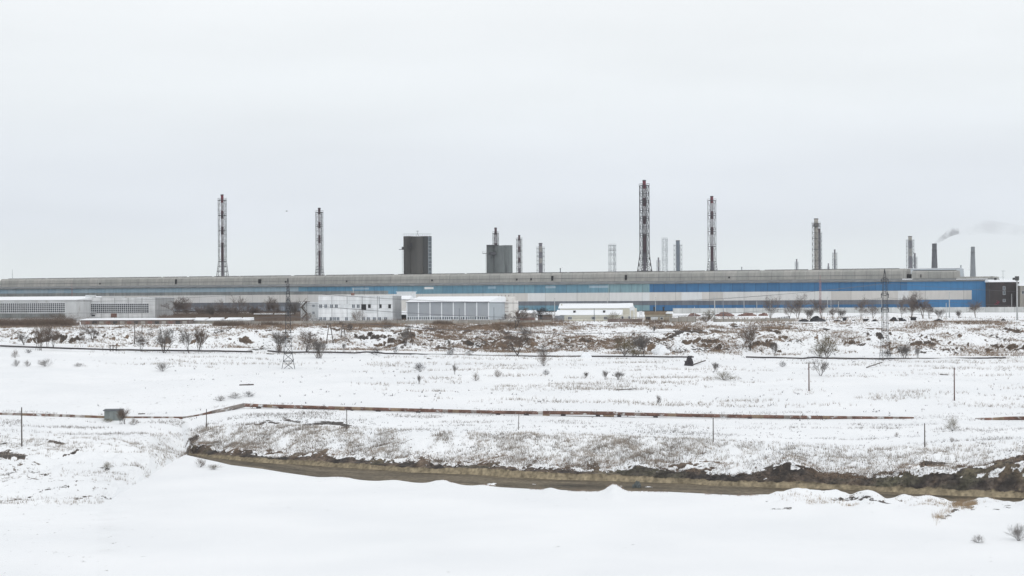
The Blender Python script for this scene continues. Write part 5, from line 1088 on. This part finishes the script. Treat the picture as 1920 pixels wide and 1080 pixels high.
# ------------------------------------------------------------------ dead grass and weeds (stuff)
def weeds(name, label, m_, n, kr, dens, hr, wr, seed, lean=.35, pxr=(-60, 1980)):
    g_ = np.random.default_rng(seed); vs_ = []; c0, c1 = np.searchsorted(PX, pxr[0]), np.searchsorted(PX, pxr[1])
    rows = np.where((ZI >= kr[0]) & (ZI < kr[1]))[0]
    i = g_.integers(c0, c1, n * 6); j = g_.choice(rows, n * 6)
    # sample evenly by picture area of the row spacing
    p = dens(XG[j, i], DG[j, i], PXG[j, i], K[j, i], PYG[j, i]); keep = g_.random(n * 6) < p; i = i[keep][:n]; j = j[keep][:n]; m = len(i)
    x = XG[j, i] + g_.uniform(-.15, .15, m); f_ = g_.random(m); j2 = np.minimum(j + 1, NR - 1); y = DG[j, i] + f_ * (DG[j2, i] - DG[j, i]); z = ZG[j, i] + f_ * (ZG[j2, i] - ZG[j, i])
    k = 3; X = np.repeat(x, k); Y = np.repeat(y, k); Z = np.repeat(z, k); mm = m * k
    X = X + g_.normal(0, .14, mm); Y = Y + g_.normal(0, .10, mm)
    h = g_.uniform(hr[0], hr[1], mm) * g_.uniform(.5, 1, mm); w = g_.uniform(wr[0], wr[1], mm); lx = g_.normal(0, lean, mm) * h; ly = g_.normal(0, lean * .5, mm) * h
    V = np.empty((mm, 3, 3), np.float32); V[:, 0] = np.stack([X - w / 2, Y, Z - .03], -1); V[:, 1] = np.stack([X + w / 2, Y + w * .3, Z - .03], -1); V[:, 2] = np.stack([X + lx, Y + ly, Z + h], -1)
    me_ = bpy.data.meshes.new(name); me_.vertices.add(mm * 3); me_.vertices.foreach_set('co', V.ravel()); me_.loops.add(mm * 3); me_.loops.foreach_set('vertex_index', np.arange(mm * 3, dtype=np.int32))
    me_.polygons.add(mm); me_.polygons.foreach_set('loop_start', np.arange(0, mm * 3, 3, dtype=np.int32)); me_.polygons.foreach_set('loop_total', np.full(mm, 3, np.int32)); me_.update(); me_.materials.append(M[m_])
    o = bpy.data.objects.new(name, me_); col.objects.link(o); return tag(o, label, 'grass', kind='stuff')
cl = lambda v: np.clip(v, 0, 1)
weeds('dry_grass', 'dead weeds poking through the snow on the face above the clay bank', 'weed_pale', 14500, (6.05, 7.1), lambda x, d, p, k, y: cl(.30 + .75 * fbm(x / 2.5, d / 4, 3, 50) + .35 * fbm(x / 14, d / 9, 2, 56)) * sst(345, 380, p) * (1 - .60 * sst(1150, 1400, p)), (.25, .65), (.02, .05), 1)
weeds('dry_grass', 'scattered weeds on the left shore drifts', 'weed_pale', 10000, (.86, 7.3), lambda x, d, p, k, y: sst(.84, 1.6, k) * cl(.0 + 1.6 * fbm(x / 6, d / 2.5, 3, 51)) * (1 - sst(330, 400, p)), (.2, .6), (.02, .05), 2)
weeds('dry_grass', 'thin weeds between the bank and the pipeline', 'weed_grey', 5000, (7.1, 8.2), lambda x, d, p, k, y: cl(-.05 + 1.3 * fbm(x / 8, d / 5, 3, 52)), (.2, .55), (.02, .05), 3)
weeds('dry_grass', 'sparse weeds in the upper snow field', 'weed_pale', 13000, (8.3, 10.5), lambda x, d, p, k, y: cl(-.22 + 1.6 * fbm(x / 14, d / 6, 4, 53) + .25 * np.exp(-((y - 722 + (p - 900) * -.004) / 4) ** 2) * sst(880, 960, p)) * sst(640, 760, p + 500 * (k > 9.3)), (.3, .9), (.03, .07), 4)
weeds('dry_grass', 'brown weeds scattered over the rough slope', 'weed', 40000, (10.9, 12.0), lambda x, d, p, k, y: cl(.12 + 1.2 * fbm(x / 9, d / 5, 3, 54) + .4 * np.exp(-((p - 880) / 140) ** 2) + .2 * np.exp(-((p - 1250) / 150) ** 2)) * (.35 + .65 * sst(380, 560, p)), (.3, .9), (.04, .09), 5)
weeds('dry_grass', 'tan grass on the snow mounds at the lower right', 'tan_grass', 3500, (.75, 1.6), lambda x, d, p, k, y: cl(.0 + 1.6 * fbm(x / 4, d / 2, 3, 55)) * np.exp(-((y - (936 + (p - 1450) * .06)) / 16) ** 2) * sst(1430, 1560, p), (.2, .5), (.015, .04), 6)
weeds('dry_grass', 'tan grass clump leaning over the drift at the lower right', 'tan_grass', 900, (.6, 1.2), lambda x, d, p, k, y: np.exp(-((y - (974 - 26 * sst(1755, 1800, p)) ) / 6) ** 2) * cl(.45 + 1.3 * fbm(x / .8, d / 1.5, 3, 91)) * (p > 1750) * (p < 1828), (.25, .8), (.012, .03), 7, pxr=(1750, 1830))
weeds('dry_grass', 'dry scrub along the plateau edge fences', 'weed', 9000, (11.85, 12.25), lambda x, d, p, k, y: cl(.25 + 1.0 * fbm(x / 12, d / 6, 3, 57)) * (1 - .8 * sst(1560, 1700, p)), (.3, 1.0), (.05, .1), 8)
weeds('dry_grass', 'straw fringe on the lips of the canal cut', 'weed', 4200, (5.6, 6.3), lambda x, d, p, k, y: cl(.35 + 1.0 * fbm(x / 3, d / 3, 3, 58)) * sst(345, 360, p), (.15, .5), (.02, .05), 9)
weeds('dry_grass', 'dark tufts along the near snow lip', 'weed', 1500, (.97, 1.3), lambda x, d, p, k, y: cl(-.1 + 1.3 * fbm(x / 3, d / 3, 3, 59)) * sst(400, 900, p), (.1, .35), (.02, .05), 10)

weeds('dry_grass', 'dark seed heads and stones dotting the face above the clay bank', 'twig_dark', 1500, (6.0, 7.6), lambda x, d, p, k, y: cl(.15 + 1.2 * fbm(x / 3, d / 3, 3, 60)) * sst(345, 380, p), (.08, .3), (.04, .10), 12)
weeds('dry_grass', 'dark stones and tufts dotting the upper field and slope', 'twig_dark', 3600, (8.0, 12.0), lambda x, d, p, k, y: cl(-.05 + 1.2 * fbm(x / 9, d / 5, 3, 61)) * (.3 + .7 * (k > 11)) * sst(100, 700, p), (.12, .5), (.06, .16), 13)
weeds('brush', 'tall brown brush filling the yard before the left part of the hall', 'twig_brown', 9000, (12.15, 12.5), lambda x, d, p, k, y: cl(.4 + .9 * fbm(x / 10, d / 10, 3, 62)), (1.0, 3.2), (.05, .13), 14, .25, (296, 575))
weeds('brush', 'brown hedge like brush at the lower left corner of the plateau', 'twig_brown', 6500, (11.95, 12.08), lambda x, d, p, k, y: cl(.5 + .8 * fbm(x / 10, d / 10, 3, 63)), (.8, 2.7), (.04, .11), 15, .25, (-60, 132))
weeds('brush', 'brown brush along the fence between pylon and yellow house', 'twig_brown', 4000, (11.95, 12.06), lambda x, d, p, k, y: cl(-.15 + 1.4 * fbm(x / 7, d / 10, 3, 64)), (.5, 2.0), (.04, .11), 16, .25, (400, 1260))

# dark shrubs and rootlets hanging over the cut: countless twigs
def overhang(seed, n):
    g_ = np.random.default_rng(seed); b = MB()
    for _ in range(n):
        px = g_.uniform(350, 1990); 
        if g_.random() > .35 + .65 * (px > 1180): continue
        i = int(np.searchsorted(PX, px)); d0 = ks[5][0][i]; D = d0 + g_.uniform(-.1, 2.2); z = gz(px, D); x = W(px) * D
        p = Vector((x, D, z)); a = Vector((g_.normal(0, .3), -.12 * g_.random(), g_.choice([-.35, .3]) * g_.random())); b.bar(p, p + a, .022, .008, 3, 0, False)
    return b
tag(overhang(3, 5200).build('root_fringe', M['twig_dark']), 'dark roots and twigs hanging along the top of the clay bank', 'roots', kind='stuff')

# bird
o = P(538.5, 396, 420)
b = MB(); b.bar((-.26, 0, 0), (0, 0, .02), .03, .08, 8); b.bar((0, 0, .02), (.22, 0, .05), .08, .05, 8); b.bar((.22, 0, .05), (.32, 0, .05), .05, .012, 8)
b.add([(-.08, .03, .04), (.12, .03, .04), (.02, .35, .16), (-.12, .62, .06)], [(0, 1, 2), (0, 2, 3)]); b.add([(-.08, -.03, .04), (.12, -.03, .04), (.02, -.35, .16), (-.12, -.62, .06)], [(0, 2, 1), (0, 3, 2)])
b.add([(-.24, 0, .0), (-.42, .08, .0), (-.42, -.08, .0)], [(0, 1, 2)])
bd = b.build('bird', M['bird']); bd.location = o; bd.rotation_euler = (0, 0, .5); tag(bd, 'tiny dark bird gliding in the pale sky right of the leftmost chimney', 'bird')

# ------------------------------------------------------------------ smoke
def smoke_mat(name, dens, colr, scale):
    m = bpy.data.materials.new(name); m.use_nodes = True; t = m.node_tree; t.nodes.clear(); o = t.nodes.new('ShaderNodeOutputMaterial'); v = t.nodes.new('ShaderNodeVolumePrincipled')
    v.inputs['Color'].default_value = (*colr, 1); c = t.nodes.new('ShaderNodeTexCoord'); n = t.nodes.new('ShaderNodeTexNoise'); n.inputs['Scale'].default_value = scale; n.inputs['Detail'].default_value = 3
    t.links.new(c.outputs['Object'], n.inputs[0]); r = t.nodes.new('ShaderNodeMapRange'); r.inputs[1].default_value = .34; r.inputs[2].default_value = .66; r.inputs[3].default_value = 0; r.inputs[4].default_value = dens
    t.links.new(n.outputs[0], r.inputs[0]); t.links.new(r.outputs[0], v.inputs['Density']); t.links.new(v.outputs[0], o.inputs['Volume']); return m
def plume(pts, D, label, m_, cat='smoke'):
    """pts: (px, py, radius px)"""
    b = MB(); n = 14; rings = []; sc = D / F; o0 = P(pts[0][0], pts[0][1], D); V = []
    for k, (px, py, r) in enumerate(pts):
        c = P(px, py, D) - o0; a = pts[max(0, k - 1)]; e = pts[min(len(pts) - 1, k + 1)]; d = (P(e[0], e[1], D) - P(a[0], a[1], D)).normalized(); up = Vector((0, 1, 0)); sd_ = d.cross(up).normalized()
        for i in range(n):
            th = 2 * math.pi * i / n; V.append(c + (up * math.cos(th) + sd_ * math.sin(th)) * r * sc)
    F_ = [(k * n + i, k * n + (i + 1) % n, (k + 1) * n + (i + 1) % n, (k + 1) * n + i) for k in range(len(pts) - 1) for i in range(n)] + [tuple(range(n))[::-1], tuple(range((len(pts) - 1) * n, len(pts) * n))]
    b.add(V, F_); o = b.build('smoke_plume', m_); o.location = o0; return tag(o, label, cat, kind='stuff')
SM = smoke_mat('grey_smoke', .17, (.35, .35, .38), .09); SM2 = smoke_mat('thin_smoke', .013, (.5, .5, .53), .045); SM3 = smoke_mat('white_vapour', .05, (.85, .85, .87), .1)
plume([(1753, 456, 1.5), (1760, 452, 3.5), (1768, 446, 5), (1778, 439, 6.5), (1788, 434, 7.5), (1800, 433, 6)], 1900, 'grey smoke streaming right from the dark masonry stack', SM)
plume([(1800, 434, 6), (1825, 432, 9), (1850, 425, 14), (1875, 428, 13), (1905, 432, 10), (1950, 434, 8)], 1920, 'thin smoke drifting to the right frame edge', SM2)
plume([(1051, 502, 1), (1058, 498, 2.2), (1066, 496, 3), (1073, 498, 2.2)], 1300, 'small puff from the tiny pipe on the hall roof', SM2)
plume([(1539, 426, 1.2), (1548, 426, 3), (1558, 425, 2.5)], 1450, 'faint wisp beside the top of the beige chimney', SM2)
plume([(1820, 511, 2), (1819, 504, 4), (1820, 497, 3), (1822, 492, 1.5)], 2250, 'white vapour at the foot of the pale masonry stack', SM3, 'steam')

# ------------------------------------------------------------------ haze
hz = MB().box(-3900, 3900, -60, 3420, -19, 150).build('haze', None)
hz.data.materials.clear(); hm = bpy.data.materials.new('thin_winter_haze'); hm.use_nodes = True; t = hm.node_tree; t.nodes.clear(); ho = t.nodes.new('ShaderNodeOutputMaterial'); hv = t.nodes.new('ShaderNodeVolumePrincipled')
hv.inputs['Color'].default_value = (.93, .95, .98, 1); hv.inputs['Density'].default_value = .00008; t.links.new(hv.outputs[0], ho.inputs['Volume']); hz.data.materials.append(hm)
tag(hz, 'thin pale winter haze over the whole site', 'haze', kind='stuff')
